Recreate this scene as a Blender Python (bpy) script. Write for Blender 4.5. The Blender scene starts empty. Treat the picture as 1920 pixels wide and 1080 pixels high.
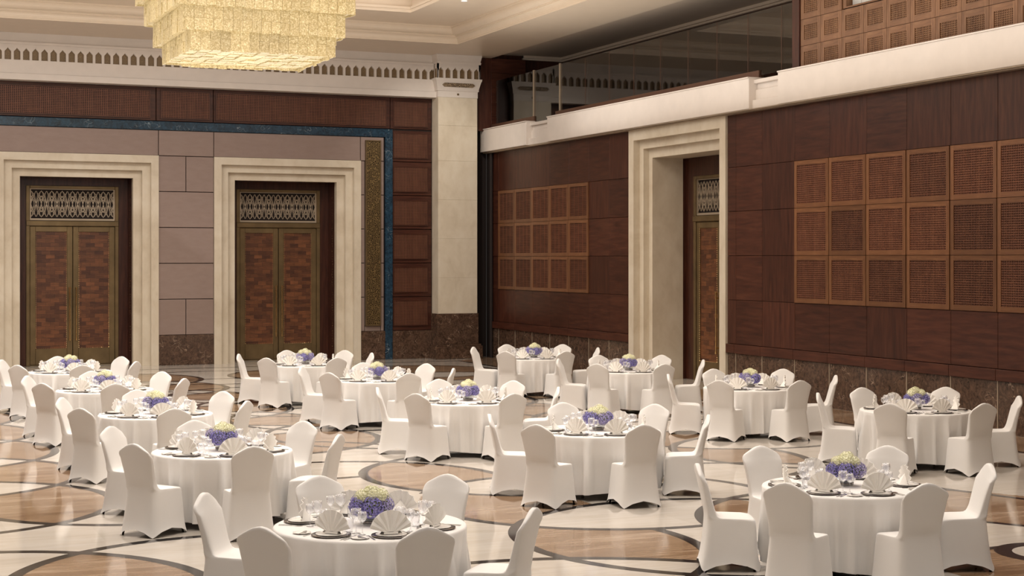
import bpy, math, random
from mathutils import Vector, Matrix
random.seed(7)
C = bpy.context.scene.collection
PI = math.pi; R = math.radians
scene = bpy.context.scene

# ------------------------------------------------------------------ camera
cam_d = bpy.data.cameras.new('camera'); cam = bpy.data.objects.new('camera', cam_d); C.objects.link(cam)
cam_d.sensor_width = 36.0; cam_d.lens = 2948/1920*36.0
cam_d.shift_y = -56/1920; cam_d.clip_end = 200
cam.location = (0, 0, 2.85); cam.rotation_euler = (PI/2, 0, -math.atan2(1280, 2948))
scene.camera = cam
# ------------------------------------------------------------------ world, exposure
w = bpy.data.worlds.new('world'); scene.world = w; w.use_nodes = True
w.node_tree.nodes['Background'].inputs[0].default_value = (1.0, 0.93, 0.86, 1)
w.node_tree.nodes['Background'].inputs[1].default_value = 0.10
vs = scene.view_settings
vs.view_transform = 'Standard'; vs.look = 'None'; vs.gamma = 1; vs.use_curve_mapping = False
vs.exposure = 0.0
# ------------------------------------------------------------------ ceiling lamps (soft light from the coffered ceiling)
def area(name, loc, sx, sy, power, rot=(0, 0, 0), col=(1.0, 0.98, 0.955), spread=PI):
    d = bpy.data.lights.new(name, 'AREA'); d.shape = 'RECTANGLE'; d.size = sx; d.size_y = sy
    d.energy = power; d.color = col; d.spread = spread
    o = bpy.data.objects.new(name, d); o.location = loc; o.rotation_euler = rot; C.objects.link(o); return o
for y, pn, pw in ((8, 200, 30), (15, 280, 110), (22, 300, 330), (28.5, 300, 600), (35, 160, 780)):
    area('ceiling_light', (5, y, 9.5), 15, 4, pn, spread=R(95)); area('ceiling_light', (5, y, 9.5), 15, 4, pw)
for loc, p in (((7.24, 29.2, 4.9), 90), ((7.2, 18, 7.4), 330), ((7.2, 6, 7.6), 60), ((-2, 27, 7.4), 560)):   # first under the chandelier; others added unseen to light walls and ceiling
    d = bpy.data.lights.new('chandelier_and_fill_glow', 'POINT'); d.energy = p; d.color = (1.0, .96, .90); d.shadow_soft_size = .9
    o = bpy.data.objects.new('chandelier_and_fill_glow', d); o.location = loc; C.objects.link(o)

area('ceiling_fill', (6.8, 21.8, 5.9), 20, 28, 1900, rot=(PI, 0, 0), col=(1, .95, .88))      # added fill in mid-room with no fixture, brightens the coffered ceiling

# ------------------------------------------------------------------ materials
def srgb(r, g, b):
    f = lambda c: (c/255/12.92) if c/255 <= .04045 else ((c/255+.055)/1.055)**2.4
    return (f(r), f(g), f(b), 1)
def newmat(name):
    m = bpy.data.materials.new(name); m.use_nodes = True
    nt = m.node_tree; b = nt.nodes['Principled BSDF']; return m, nt, b
def nd(nt, t, **k):
    n = nt.nodes.new(t)
    for a, v in k.items(): setattr(n, a, v)
    return n
def coords(nt, scale=(1, 1, 1), kind='Object', rot=(0, 0, 0)):
    tc = nd(nt, 'ShaderNodeTexCoord'); mp = nd(nt, 'ShaderNodeMapping')
    mp.inputs['Scale'].default_value = scale; mp.inputs['Rotation'].default_value = rot
    nt.links.new(tc.outputs[kind], mp.inputs[0]); return mp.outputs[0]
def noise(nt, vec, scale=5, detail=4, rough=.55, dist=0):
    n = nd(nt, 'ShaderNodeTexNoise'); n.inputs['Scale'].default_value = scale
    n.inputs['Detail'].default_value = detail; n.inputs['Roughness'].default_value = rough
    n.inputs['Distortion'].default_value = dist
    nt.links.new(vec, n.inputs['Vector']); return n.outputs['Fac']
def ramp(nt, fac, stops):
    r = nd(nt, 'ShaderNodeValToRGB'); e = r.color_ramp.elements
    while len(e) < len(stops): e.new(.5)
    for i, (p, c) in enumerate(stops): e[i].position = p; e[i].color = c
    nt.links.new(fac, r.inputs[0]); return r.outputs[0]
def mixc(nt, fac, a, b, mode='MIX'):
    m = nd(nt, 'ShaderNodeMix', data_type='RGBA', blend_type=mode)
    if isinstance(fac, (int, float)): m.inputs[0].default_value = fac
    else: nt.links.new(fac, m.inputs[0])
    for i, s in ((6, a), (7, b)):
        if isinstance(s, tuple): m.inputs[i].default_value = s
        else: nt.links.new(s, m.inputs[i])
    return m.outputs[2]
def bump(nt, b, h, strength=.3, dist=.01):
    n = nd(nt, 'ShaderNodeBump'); n.inputs['Strength'].default_value = strength; n.inputs['Distance'].default_value = dist
    nt.links.new(h, n.inputs['Height']); nt.links.new(n.outputs[0], b.inputs['Normal'])
def plain(name, c, rough=.6, metal=0, var=.06, vscale=3, spec=.5, bumps=0):
    m, nt, b = newmat(name)
    n = noise(nt, coords(nt), vscale, 3)
    lo = tuple(x*(1-var) for x in c[:3])+(1,); hi = tuple(min(1, x*(1+var)) for x in c[:3])+(1,)
    nt.links.new(ramp(nt, n, [(.3, lo), (.7, hi)]), b.inputs['Base Color'])
    b.inputs['Roughness'].default_value = rough; b.inputs['Metallic'].default_value = metal
    b.inputs['Specular IOR Level'].default_value = spec
    if bumps: bump(nt, b, noise(nt, coords(nt), 60, 4), bumps, .003)
    return m
def wood(name, dark, mid, light, rough=.35, spec=.4):
    m, nt, b = newmat(name)
    a1 = nd(nt, 'ShaderNodeAttribute', attribute_name='tone'); a2 = nd(nt, 'ShaderNodeAttribute', attribute_name='grain')
    nv = noise(nt, coords(nt, (9, 9, .9)), 1.6, 7, .6, .4); nh = noise(nt, coords(nt, (.9, .9, 9)), 1.6, 7, .6, .4)
    f = nd(nt, 'ShaderNodeMix', data_type='FLOAT')
    nt.links.new(a2.outputs['Fac'], f.inputs[0]); nt.links.new(nv, f.inputs[2]); nt.links.new(nh, f.inputs[3])
    col = ramp(nt, f.outputs[0], [(.25, dark), (.5, mid), (.8, light)])
    t = nd(nt, 'ShaderNodeMapRange'); t.inputs[3].default_value = .72; t.inputs[4].default_value = 1.3
    nt.links.new(a1.outputs['Fac'], t.inputs[0])
    vm = nd(nt, 'ShaderNodeVectorMath', operation='SCALE'); nt.links.new(col, vm.inputs[0]); nt.links.new(t.outputs[0], vm.inputs['Scale'])
    nt.links.new(vm.outputs[0], b.inputs['Base Color'])
    b.inputs['Roughness'].default_value = rough; b.inputs['Specular IOR Level'].default_value = spec
    return m
M = {}
M['mahogany'] = wood('mahogany', srgb(46, 22, 16), srgb(68, 36, 26), srgb(90, 53, 38))
M['mahogany_light'] = wood('mahogany_light', srgb(88, 56, 36), srgb(112, 75, 50), srgb(136, 96, 66))
M['walnut'] = wood('walnut', srgb(92, 62, 42), srgb(120, 85, 59), srgb(146, 110, 80), rough=.45)
M['lattice_wood'] = wood('lattice_wood', srgb(84, 50, 36), srgb(108, 68, 50), srgb(132, 88, 64), rough=.5)
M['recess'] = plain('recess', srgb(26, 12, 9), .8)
M['gap'] = plain('gap', srgb(30, 18, 15), .8)
def marble_cream(name, a, b_, c, rough, scale=(.35, 1.6, 1.6), spec=.5):
    m, nt, b = newmat(name)
    n1 = noise(nt, coords(nt, scale), 1.3, 8, .62, .9); n2 = noise(nt, coords(nt, scale), 5, 5, .6, .3)
    f = nd(nt, 'ShaderNodeMath', operation='MULTIPLY_ADD'); nt.links.new(n2, f.inputs[0]); f.inputs[1].default_value = .4
    s = nd(nt, 'ShaderNodeMath', operation='MULTIPLY'); nt.links.new(n1, s.inputs[0]); s.inputs[1].default_value = .6
    nt.links.new(s.outputs[0], f.inputs[2])
    nt.links.new(ramp(nt, f.outputs[0], [(.3, a), (.5, b_), (.72, c)]), b.inputs['Base Color'])
    b.inputs['Roughness'].default_value = rough; b.inputs['Specular IOR Level'].default_value = spec
    return m
# floor stones: veins run across the view
ax = (math.cos(.41), -math.sin(.41))
def floor_marble(name, a, b_, c, rough=.085):
    m, nt, b = newmat(name)
    v = coords(nt, (.45, 2.6, 1), rot=(0, 0, .41))
    n1 = noise(nt, v, 1.1, 8, .62, 1.0); n2 = noise(nt, coords(nt, (.8, 6, 1), rot=(0, 0, .35)), 2.4, 6, .65, .4)
    f = nd(nt, 'ShaderNodeMix', data_type='FLOAT'); f.inputs[0].default_value = .4
    nt.links.new(n1, f.inputs[2]); nt.links.new(n2, f.inputs[3])
    col = ramp(nt, f.outputs[0], [(.32, a), (.5, b_), (.68, c)])
    # slab-to-slab tone
    sl = nd(nt, 'ShaderNodeTexBrick'); sl.offset = 0; sl.inputs['Mortar Size'].default_value = .0; sl.inputs['Scale'].default_value = 1
    sl.inputs['Brick Width'].default_value = .85; sl.inputs['Row Height'].default_value = .85
    sl.inputs['Color1'].default_value = (.92, .92, .92, 1); sl.inputs['Color2'].default_value = (1, 1, 1, 1)
    nt.links.new(coords(nt), sl.inputs['Vector'])
    nt.links.new(mixc(nt, 1.0, col, sl.outputs['Color'], 'MULTIPLY'), b.inputs['Base Color'])
    b.inputs['Roughness'].default_value = rough; b.inputs['Specular IOR Level'].default_value = .34
    return m
M['floor_cream'] = floor_marble('floor_cream', srgb(178, 168, 156), srgb(191, 182, 171), srgb(200, 192, 183))
M['floor_tan'] = floor_marble('floor_tan', srgb(104, 76, 54), srgb(138, 112, 88), srgb(176, 154, 132))
M['floor_dark'] = floor_marble('floor_dark', srgb(22, 19, 20), srgb(38, 34, 34), srgb(60, 55, 54))
M['cream'] = marble_cream('cream', srgb(200, 186, 164), srgb(217, 205, 185), srgb(228, 219, 202), .4, (.7, .7, .5))
M['cream_paint'] = plain('cream_paint', srgb(223, 214, 206), .6, var=.03)
M['ceiling_paint'] = plain('ceiling_paint', srgb(222, 205, 184), .3, var=.02, spec=.5)
M['gallery_paint'] = plain('gallery_paint', srgb(214, 198, 180), .6, var=.02)
def dark_marble(name, base, mid, vein, vs=5.5, rough=.15, big=1.5):
    m, nt, b = newmat(name)
    vec = coords(nt)
    d = nd(nt, 'ShaderNodeTexNoise'); d.inputs['Scale'].default_value = 2.5; nt.links.new(vec, d.inputs['Vector'])
    wv = mixc(nt, .5, vec, d.outputs['Color'])
    v = nd(nt, 'ShaderNodeTexVoronoi', feature='DISTANCE_TO_EDGE'); v.inputs['Scale'].default_value = vs; nt.links.new(wv, v.inputs['Vector'])
    n = noise(nt, vec, 9, 8, .8, 1.2)
    bc = ramp(nt, n, [(.35, base), (.62, mid)])
    vf = nd(nt, 'ShaderNodeMapRange'); vf.inputs[1].default_value = 0; vf.inputs[2].default_value = .022; vf.inputs[3].default_value = 1; vf.inputs[4].default_value = 0
    nt.links.new(v.outputs[0], vf.inputs[0])
    n3 = noise(nt, vec, 3, 3, .6)
    g = nd(nt, 'ShaderNodeMapRange'); g.inputs[1].default_value = .50; g.inputs[2].default_value = .62
    nt.links.new(n3, g.inputs[0])
    mm = nd(nt, 'ShaderNodeMath', operation='MULTIPLY'); nt.links.new(vf.outputs[0], mm.inputs[0]); nt.links.new(g.outputs[0], mm.inputs[1])
    nt.links.new(mixc(nt, mm.outputs[0], bc, vein), b.inputs['Base Color'])
    b.inputs['Roughness'].default_value = rough
    return m
M['emperador'] = dark_marble('emperador', srgb(34, 23, 18), srgb(104, 80, 65), srgb(170, 146, 126), 7)
M['blue_marble'] = dark_marble('blue_marble', srgb(12, 26, 40), srgb(40, 72, 94), srgb(150, 168, 176), 9, .2)
def leather():
    m, nt, b = newmat('mauve_panel')
    n = noise(nt, coords(nt, (1, 1, 3)), 3, 6, .6); n2 = noise(nt, coords(nt, (40, 40, 40)), 2, 2)
    nt.links.new(ramp(nt, n, [(.3, srgb(145, 125, 117)), (.7, srgb(152, 133, 125))]), b.inputs['Base Color'])
    b.inputs['Roughness'].default_value = .55; bump(nt, b, n2, .15, .003); return m
M['mauve'] = leather()
def metal(name, c, rough, var=.15, scale=6):
    return plain(name, c, rough, 1.0, var, scale)
M['bronze'] = plain('bronze', srgb(118, 99, 70), .38, .6, .22, 2)
M['brass'] = metal('brass', srgb(226, 196, 140), .22)
M['grille_metal'] = plain('grille_metal', srgb(178, 162, 142), .45, .5)
M['kerb'] = plain('kerb', srgb(96, 66, 50), .45, .3)
M['silver'] = metal('silver', srgb(196, 194, 190), .16, .05)
M['charger'] = metal('charger', srgb(140, 134, 130), .16, .1)
M['leg_metal'] = plain('leg_metal', srgb(60, 50, 42), .4, .7)
M['porcelain'] = plain('porcelain', srgb(240, 236, 230), .15, 0, .02)
def fabric(name, c, weave=900, rough=.85, sheen=.25):
    m, nt, b = newmat(name)
    n = noise(nt, coords(nt), 2.5, 3)
    lo = tuple(x*.97 for x in c[:3])+(1,)
    nt.links.new(ramp(nt, n, [(.3, lo), (.7, c)]), b.inputs['Base Color'])
    b.inputs['Roughness'].default_value = rough; b.inputs['Sheen Weight'].default_value = sheen
    b.inputs['Specular IOR Level'].default_value = .25
    bump(nt, b, noise(nt, coords(nt), 14, 3), .06, .01)
    return m
M['spandex'] = fabric('spandex', srgb(229, 226, 223), rough=.6)
M['linen'] = fabric('linen', srgb(232, 229, 226), rough=.8)
M['napkin'] = fabric('napkin', srgb(244, 240, 234), rough=.85)
def glass(name, tint, refl, tr=.9, rough=.03, milk=0):
    m = bpy.data.materials.new(name); m.use_nodes = True; nt = m.node_tree; nt.nodes.clear()
    o = nd(nt, 'ShaderNodeOutputMaterial'); t = nd(nt, 'ShaderNodeBsdfTransparent'); g = nd(nt, 'ShaderNodeBsdfGlossy')
    t.inputs[0].default_value = tint; g.inputs[0].default_value = (1, 1, 1, 1); g.inputs['Roughness'].default_value = rough
    lw = nd(nt, 'ShaderNodeLayerWeight'); lw.inputs[0].default_value = refl
    n = noise(nt, coords(nt), 1.0, 2)
    mr = nd(nt, 'ShaderNodeMapRange'); mr.inputs[3].default_value = tr*.98; mr.inputs[4].default_value = tr*1.02
    nt.links.new(n, mr.inputs[0])
    mx = nd(nt, 'ShaderNodeMath', operation='MULTIPLY'); nt.links.new(lw.outputs['Facing' if milk else 'Fresnel'], mx.inputs[0]); nt.links.new(mr.outputs[0], mx.inputs[1])
    ms = nd(nt, 'ShaderNodeMixShader'); nt.links.new(mx.outputs[0], ms.inputs[0]); nt.links.new(t.outputs[0], ms.inputs[1]); nt.links.new(g.outputs[0], ms.inputs[2])
    if milk:      # cut-crystal sparkle: a little scattered light
        df = nd(nt, 'ShaderNodeBsdfTranslucent'); df.inputs[0].default_value = (1, 1, 1, 1)
        d2 = nd(nt, 'ShaderNodeBsdfDiffuse'); d2.inputs[0].default_value = (1, 1, 1, 1)
        a = nd(nt, 'ShaderNodeMixShader'); nt.links.new(df.outputs[0], a.inputs[1]); nt.links.new(d2.outputs[0], a.inputs[2])
        m2 = nd(nt, 'ShaderNodeMixShader'); m2.inputs[0].default_value = milk; nt.links.new(ms.outputs[0], m2.inputs[1]); nt.links.new(a.outputs[0], m2.inputs[2]); ms = m2
    nt.links.new(ms.outputs[0], o.inputs[0]); return m
M['glass'] = glass('glass', (.97, .97, .98, 1), .42, .6, rough=.05, milk=.07)
M['vase_glass'] = glass('vase_glass', (.93, .94, .93, 1), .4, .5, rough=.05, milk=.10)
M['tinted_glass'] = glass('tinted_glass', (.50, .46, .42, 1), .35, .95, .02)
M['booth_glass'] = plain('booth_glass', srgb(214, 216, 214), .2, 0, .02)
def lamp_mat(name, c, s):
    m, nt, b = newmat(name); b.inputs['Base Color'].default_value = c
    b.inputs['Emission Color'].default_value = c; b.inputs['Emission Strength'].default_value = s; return m
M['lamp'] = lamp_mat('lamp', (1, .9, .75, 1), 6)
def crystal():
    m, nt, b = newmat('gold_crystal')
    vec = coords(nt)
    v = nd(nt, 'ShaderNodeTexVoronoi'); v.inputs['Scale'].default_value = 50; nt.links.new(vec, v.inputs['Vector'])
    n = noise(nt, coords(nt, (1, 1, .35)), 5, 5, .7)
    a = nd(nt, 'ShaderNodeAttribute', attribute_name='tone')
    base = ramp(nt, v.outputs['Color'], [(.0, srgb(172, 150, 100)), (.5, srgb(202, 182, 134)), (1, srgb(234, 220, 180))])
    tb_ = nd(nt, 'ShaderNodeMapRange'); tb_.inputs[3].default_value = .78; tb_.inputs[4].default_value = 1.0
    nt.links.new(a.outputs['Fac'], tb_.inputs[0])
    vm = nd(nt, 'ShaderNodeVectorMath', operation='SCALE'); nt.links.new(base, vm.inputs[0]); nt.links.new(tb_.outputs[0], vm.inputs['Scale'])
    nt.links.new(vm.outputs[0], b.inputs['Base Color'])
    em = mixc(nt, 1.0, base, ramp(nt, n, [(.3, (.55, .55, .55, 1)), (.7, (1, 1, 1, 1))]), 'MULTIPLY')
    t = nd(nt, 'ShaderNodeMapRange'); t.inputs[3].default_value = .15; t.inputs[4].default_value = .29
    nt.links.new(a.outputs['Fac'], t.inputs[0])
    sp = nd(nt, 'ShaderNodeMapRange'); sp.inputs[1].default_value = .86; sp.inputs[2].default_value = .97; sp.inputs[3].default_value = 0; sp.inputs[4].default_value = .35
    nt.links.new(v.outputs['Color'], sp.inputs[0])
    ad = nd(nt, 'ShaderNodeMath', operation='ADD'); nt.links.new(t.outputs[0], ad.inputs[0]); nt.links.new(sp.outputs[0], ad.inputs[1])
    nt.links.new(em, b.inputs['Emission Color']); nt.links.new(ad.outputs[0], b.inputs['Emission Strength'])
    b.inputs['Roughness'].default_value = .3; b.inputs['Metallic'].default_value = 0
    bump(nt, b, v.outputs['Distance'], .25, .01)
    return m
M['crystal'] = crystal()
def petal(name, a, b_):
    m, nt, b = newmat(name)
    n = noise(nt, coords(nt), 45, 2)
    nt.links.new(ramp(nt, n, [(.35, a), (.65, b_)]), b.inputs['Base Color'])
    b.inputs['Roughness'].default_value = .7; b.inputs['Subsurface Weight'].default_value = 0; return m
M['petal_blue'] = petal('petal_blue', srgb(112, 104, 178), srgb(166, 158, 218))
M['petal_lilac'] = petal('petal_lilac', srgb(142, 132, 190), srgb(192, 184, 224))
M['petal_cream'] = petal('petal_cream', srgb(228, 226, 184), srgb(248, 246, 222))
M['leaf'] = petal('leaf', srgb(70, 84, 46), srgb(104, 116, 66))
def inlay_wood():
    m, nt, b = newmat('woven_wood')
    tc = nd(nt, 'ShaderNodeTexCoord'); sx = nd(nt, 'ShaderNodeSeparateXYZ'); cb = nd(nt, 'ShaderNodeCombineXYZ')
    nt.links.new(tc.outputs['Object'], sx.inputs[0]); nt.links.new(sx.outputs[0], cb.inputs[0]); nt.links.new(sx.outputs[2], cb.inputs[1])
    br = nd(nt, 'ShaderNodeTexBrick'); br.inputs['Scale'].default_value = 1; br.inputs['Brick Width'].default_value = .23; br.inputs['Row Height'].default_value = .105
    br.inputs['Mortar Size'].default_value = .0025; br.inputs['Color1'].default_value = srgb(78, 46, 30); br.inputs['Color2'].default_value = srgb(124, 80, 50)
    br.inputs['Mortar'].default_value = srgb(58, 34, 22); br.inputs['Bias'].default_value = -.1
    nt.links.new(cb.outputs[0], br.inputs['Vector'])
    n = noise(nt, coords(nt, (1.5, 1.5, 9)), 2.6, 6, .7, .5)
    col = mixc(nt, 1.0, br.outputs['Color'], ramp(nt, n, [(.3, (.55, .5, .45, 1)), (.7, (1.25, 1.15, 1.1, 1))]), 'MULTIPLY')
    nt.links.new(col, b.inputs['Base Color']); b.inputs['Roughness'].default_value = .4
    bump(nt, b, br.outputs['Fac'], .4, .004); return m
M['woven_wood'] = inlay_wood()
def fret(name, dark, lightc, scale, w, metalv=.6):
    m, nt, b = newmat(name)
    v = nd(nt, 'ShaderNodeTexVoronoi', feature='DISTANCE_TO_EDGE'); v.inputs['Scale'].default_value = scale; v.inputs['Randomness'].default_value = .75
    nt.links.new(coords(nt), v.inputs['Vector'])
    f = nd(nt, 'ShaderNodeMapRange'); f.inputs[1].default_value = w; f.inputs[2].default_value = w*1.6
    nt.links.new(v.outputs[0], f.inputs[0])
    nt.links.new(mixc(nt, f.outputs[0], lightc, dark), b.inputs['Base Color'])
    b.inputs['Roughness'].default_value = .4; b.inputs['Metallic'].default_value = metalv; return m
M['fretwork'] = fret('fretwork', srgb(44, 34, 22), srgb(138, 116, 78), 24, .10)
M['frieze_back'] = fret('frieze_back', srgb(112, 90, 62), srgb(150, 126, 92), 30, .06, .1)
M['carved'] = fret('carved', srgb(60, 46, 34), srgb(150, 130, 104), 26, .1, 0)

# ------------------------------------------------------------------ mesh helper
class MB:
    def __init__(s): s.v = []; s.f = []; s.m = []; s.t = []; s.g = []
    def face(s, idx, m=0, t=.5, g=0): s.f.append(idx); s.m.append(m); s.t.append(t); s.g.append(g)
    def poly(s, pts, m=0, t=.5, g=0):
        n = len(s.v); s.v += [tuple(p) for p in pts]; s.face(list(range(n, n+len(pts))), m, t, g)
    def box(s, x0, x1, y0, y1, z0, z1, m=0, t=.5, g=0):
        n = len(s.v)
        s.v += [(x0, y0, z0), (x1, y0, z0), (x1, y1, z0), (x0, y1, z0), (x0, y0, z1), (x1, y0, z1), (x1, y1, z1), (x0, y1, z1)]
        for q in ((0, 3, 2, 1), (4, 5, 6, 7), (0, 1, 5, 4), (1, 2, 6, 5), (2, 3, 7, 6), (3, 0, 4, 7)):
            s.face([n+i for i in q], m, t, g)
    def bev(s, x0, x1, y0, y1, z0, z1, e, axis, m=0, t=.5, g=0):
        """panel whose visible face (low side of AXIS) has a bevelled edge"""
        if axis == 'y':
            lo = [(x0, z0), (x1, z0), (x1, z1), (x0, z1)]; inn = [(x0+e, z0+e), (x1-e, z0+e), (x1-e, z1-e), (x0+e, z1-e)]
            P = [(a, y1, b) for a, b in lo]+[(a, y0+e, b) for a, b in lo]+[(a, y0, b) for a, b in inn]
        else:
            lo = [(y1, z0), (y0, z0), (y0, z1), (y1, z1)]; inn = [(y1-e, z0+e), (y0+e, z0+e), (y0+e, z1-e), (y1-e, z1-e)]
            P = [(x1, a, b) for a, b in lo]+[(x0+e, a, b) for a, b in lo]+[(x0, a, b) for a, b in inn]
        n = len(s.v); s.v += P
        for k in (0, 4):
            for i in range(4):
                j = (i+1) % 4; s.face([n+k+i, n+k+j, n+k+4+j, n+k+4+i], m, t, g)
        s.face([n+8, n+9, n+10, n+11], m, t, g)
    def tube(s, p, q, r, n=8, m=0, r2=None):
        p = Vector(p); q = Vector(q); d = (q-p).normalized(); a = d.orthogonal().normalized(); b = d.cross(a); r2 = r if r2 is None else r2
        k = len(s.v)
        for c, rr in ((p, r), (q, r2)):
            for i in range(n):
                th = 2*PI*i/n; s.v.append(tuple(c+a*math.cos(th)*rr+b*math.sin(th)*rr))
        for i in range(n): j = (i+1) % n; s.face([k+i, k+j, k+n+j, k+n+i], m)
        s.face([k+i for i in range(n)][::-1], m); s.face([k+n+i for i in range(n)], m)
    def lathe(s, prof, n=24, m=0, c=(0, 0, 0)):
        k = len(s.v)
        for r, z in prof:
            for i in range(n): th = 2*PI*i/n; s.v.append((c[0]+r*math.cos(th), c[1]+r*math.sin(th), c[2]+z))
        for j in range(len(prof)-1):
            for i in range(n):
                i2 = (i+1) % n; s.face([k+j*n+i, k+j*n+i2, k+(j+1)*n+i2, k+(j+1)*n+i], m)
    def ribbon(s, pts, w_, y0, y1, m=0):
        """flat strip along pts in the x-z plane, thickness y0..y1"""
        L = []; R_ = []
        for i, (x, z) in enumerate(pts):
            a = pts[max(i-1, 0)]; b = pts[min(i+1, len(pts)-1)]
            dx, dz = b[0]-a[0], b[1]-a[1]; l = math.hypot(dx, dz) or 1
            nx, nz = -dz/l*w_/2, dx/l*w_/2; L.append((x+nx, z+nz)); R_.append((x-nx, z-nz))
        n = len(s.v); N = len(pts)
        for y in (y0, y1):
            for a in (L, R_): s.v += [(x, y, z) for x, z in a]
        for i in range(N-1):
            s.face([n+i, n+i+1, n+N+i+1, n+N+i], m); s.face([n+i, n+2*N+i, n+2*N+i+1, n+i+1], m); s.face([n+N+i, n+N+i+1, n+3*N+i+1, n+3*N+i], m)
    def build(s, name, mats, parent=None, smooth=False):
        me = bpy.data.meshes.new(name); me.from_pydata(s.v, [], s.f)
        for x in (mats if isinstance(mats, (list, tuple)) else [mats]): me.materials.append(M[x])
        me.polygons.foreach_set('material_index', s.m)
        for nm, arr in (('tone', s.t), ('grain', s.g)):
            if len(set(arr)) > 1 or nm == 'tone':
                at = me.attributes.new(nm, 'FLOAT', 'FACE'); at.data.foreach_set('value', [float(x) for x in arr])
        if smooth: me.polygons.foreach_set('use_smooth', [True]*len(me.polygons))
        me.update()
        o = bpy.data.objects.new(name, me); C.objects.link(o)
        if parent: o.parent = parent
        return o
def tag(o, label=None, cat=None, group=None, kind=None):
    if label: o['label'] = label
    if cat: o['category'] = cat
    if group: o['group'] = group
    if kind: o['kind'] = kind
    return o
def empty(name, loc=(0, 0, 0), rz=0, parent=None):
    o = bpy.data.objects.new(name, None); o.empty_display_size = .1; o.location = loc; o.rotation_euler = (0, 0, rz); C.objects.link(o)
    if parent: o.parent = parent
    return o
def link_copy(src, parent=None, loc=None, rz=None):
    c = src.copy(); C.objects.link(c); c.parent = parent
    if loc is not None: c.location = loc
    if rz is not None: c.rotation_euler = (0, 0, rz)
    for ch in list(src.children):
        link_copy(ch, c)
    return c
YB = 42.0      # back wall plane
XR = 17.45     # right wall plane
XL = -8.0      # left wall plane
YF = -4.0      # front end

# ------------------------------------------------------------------ floor with inlaid marble rings
R = math.radians
RR = 2.13; BW = .13
def arc_pts(cx, cy, r, n=96, a0=0, a1=2*PI): return [(cx+r*math.cos(a0+(a1-a0)*i/n), cy+r*math.sin(a0+(a1-a0)*i/n)) for i in range(n+1)]
fb = MB(); fb.box(XL, XR+2.6, YF, YB+1.6, -.1, 0, 0)
def inc(x, y, cx, cy, r=RR): return (x-cx)**2+(y-cy)**2 < r*r
far_rows = [24.3+2.6*j for j in range(6)]
LROWS = [19.1, 21.7]+far_rows
def is_tan(x, y):
    if inc(x, y, .95, 13.9) and inc(x, y, 3.5, 13.9): return True
    if x < 3.4:
        n = [ry for ry in LROWS if inc(x, y, .95, ry)]
        if len(n) == 1: return n[0] != 19.1 or inc(x, y, 3.5, 19.1)
        return False
    k1, k2, k3 = inc(x, y, 8.5, 19.2), inc(x, y, 8.4, 16.7, 2.15), inc(x, y, 8.62, 14.07, 2.28)
    if k1 and not k2 and inc(x, y, 5.95, 19.1): return True
    if k2 and not k1 and not k3 and x < 8.1: return True
    if k3 and not k2 and inc(x, y, 5.5, 14.2, 2.5) and not inc(x, y, 5.46, 10.66, 2.98): return True
    j1, j2, j3 = inc(x, y, 13.45, 24.65), inc(x, y, 13.35, 22.15, 2.15), inc(x, y, 13.49, 19.65, 2.15)
    if j3 and not j2 and inc(x, y, 10.4, 19.7, 2.5) and not inc(x, y, 10.4, 16.1, 2.98): return True
    if j2 and not j1 and not j3 and x < 13.0: return True
    if inc(x, y, 10.9, 14.0, 2.35) and y > 14.6 and not inc(x, y, 10.4, 16.1, .6): return True
    for cx in (5.95, 11.0, 13.6):
        rr_ = far_rows if cx < 6 else far_rows[1:]
        if abs(x-cx) < RR and sum(inc(x, y, cx, ry) for ry in rr_) == 1: return True
    # diagonal fields at the right
    if x > 10.6:
        l1 = (y-15.44)-(x-12.71)*(-3.2); l2 = (y-13.53)-(x-11.46)*(-1.67)
        if l2 > 0 and l1 < 0 and y < 15.6 and y > 11.6: return True
    if 9.3 < x < 13.2 and 10.4 < y < 12.29: return True
    return False
sx_ = .045
ys_ = [YF+sx_*i for i in range(int((YB-1.4-YF)/sx_))]
for y in ys_:
    x = XL; on = False; x_on = 0
    while x < XR-1.4:
        t = is_tan(x, y+sx_/2)
        if t and not on: on = True; x_on = x
        if on and not t: fb.poly([(x_on, y, .0006), (x, y, .0006), (x, y+sx_, .0006), (x_on, y+sx_, .0006)], 1); on = False
        x += .03
    if on: fb.poly([(x_on, y, .0006), (x, y, .0006), (x, y+sx_, .0006), (x_on, y+sx_, .0006)], 1)
def band(pts, w_, z, mi):
    N = len(pts); n = len(fb.v)
    for i, (x, y) in enumerate(pts):
        a = pts[max(i-1, 0)]; b = pts[min(i+1, N-1)]
        if math.dist(pts[0], pts[-1]) < 1e-6:
            if i == 0: a = pts[-2]
            if i == N-1: b = pts[1]
        dx, dy = b[0]-a[0], b[1]-a[1]; l = math.hypot(dx, dy) or 1
        nx, ny = -dy/l*w_/2, dx/l*w_/2
        fb.v += [(x+nx, y+ny, z), (x-nx, y-ny, z)]
    for i in range(N-1): fb.face([n+2*i, n+2*i+1, n+2*i+3, n+2*i+2], mi)
ARCS = [(.95, 13.9, RR, 0, 360), (3.5, 13.9, RR, 60, 260), (3.5, 19.1, RR, 150, 270)]
ARCS += [(.95, ry, RR, 0, 360) for ry in LROWS]
ARCS += [(5.95, 19.1, RR, -14, 130), (5.95, 21.7, RR, 30, 282), (8.5, 19.2, RR, 0, 360), (8.4, 16.7, 2.15, 0, 147), (8.4, 16.7, 2.15, 186, 360), (8.62, 14.07, 2.28, 0, 360),
         (5.5, 14.2, 2.5, -62, 10), (5.46, 10.66, 2.98, 35, 130), 
         (13.49, 19.65, 2.15, 60, 300), (13.35, 22.15, 2.15, 0, 360), (13.45, 24.65, RR, 0, 360), (10.4, 19.7, 2.5, -62, 10), (10.4, 16.1, 2.98, 35, 130), (10.9, 14.0, 2.35, 40, 200)]
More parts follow.
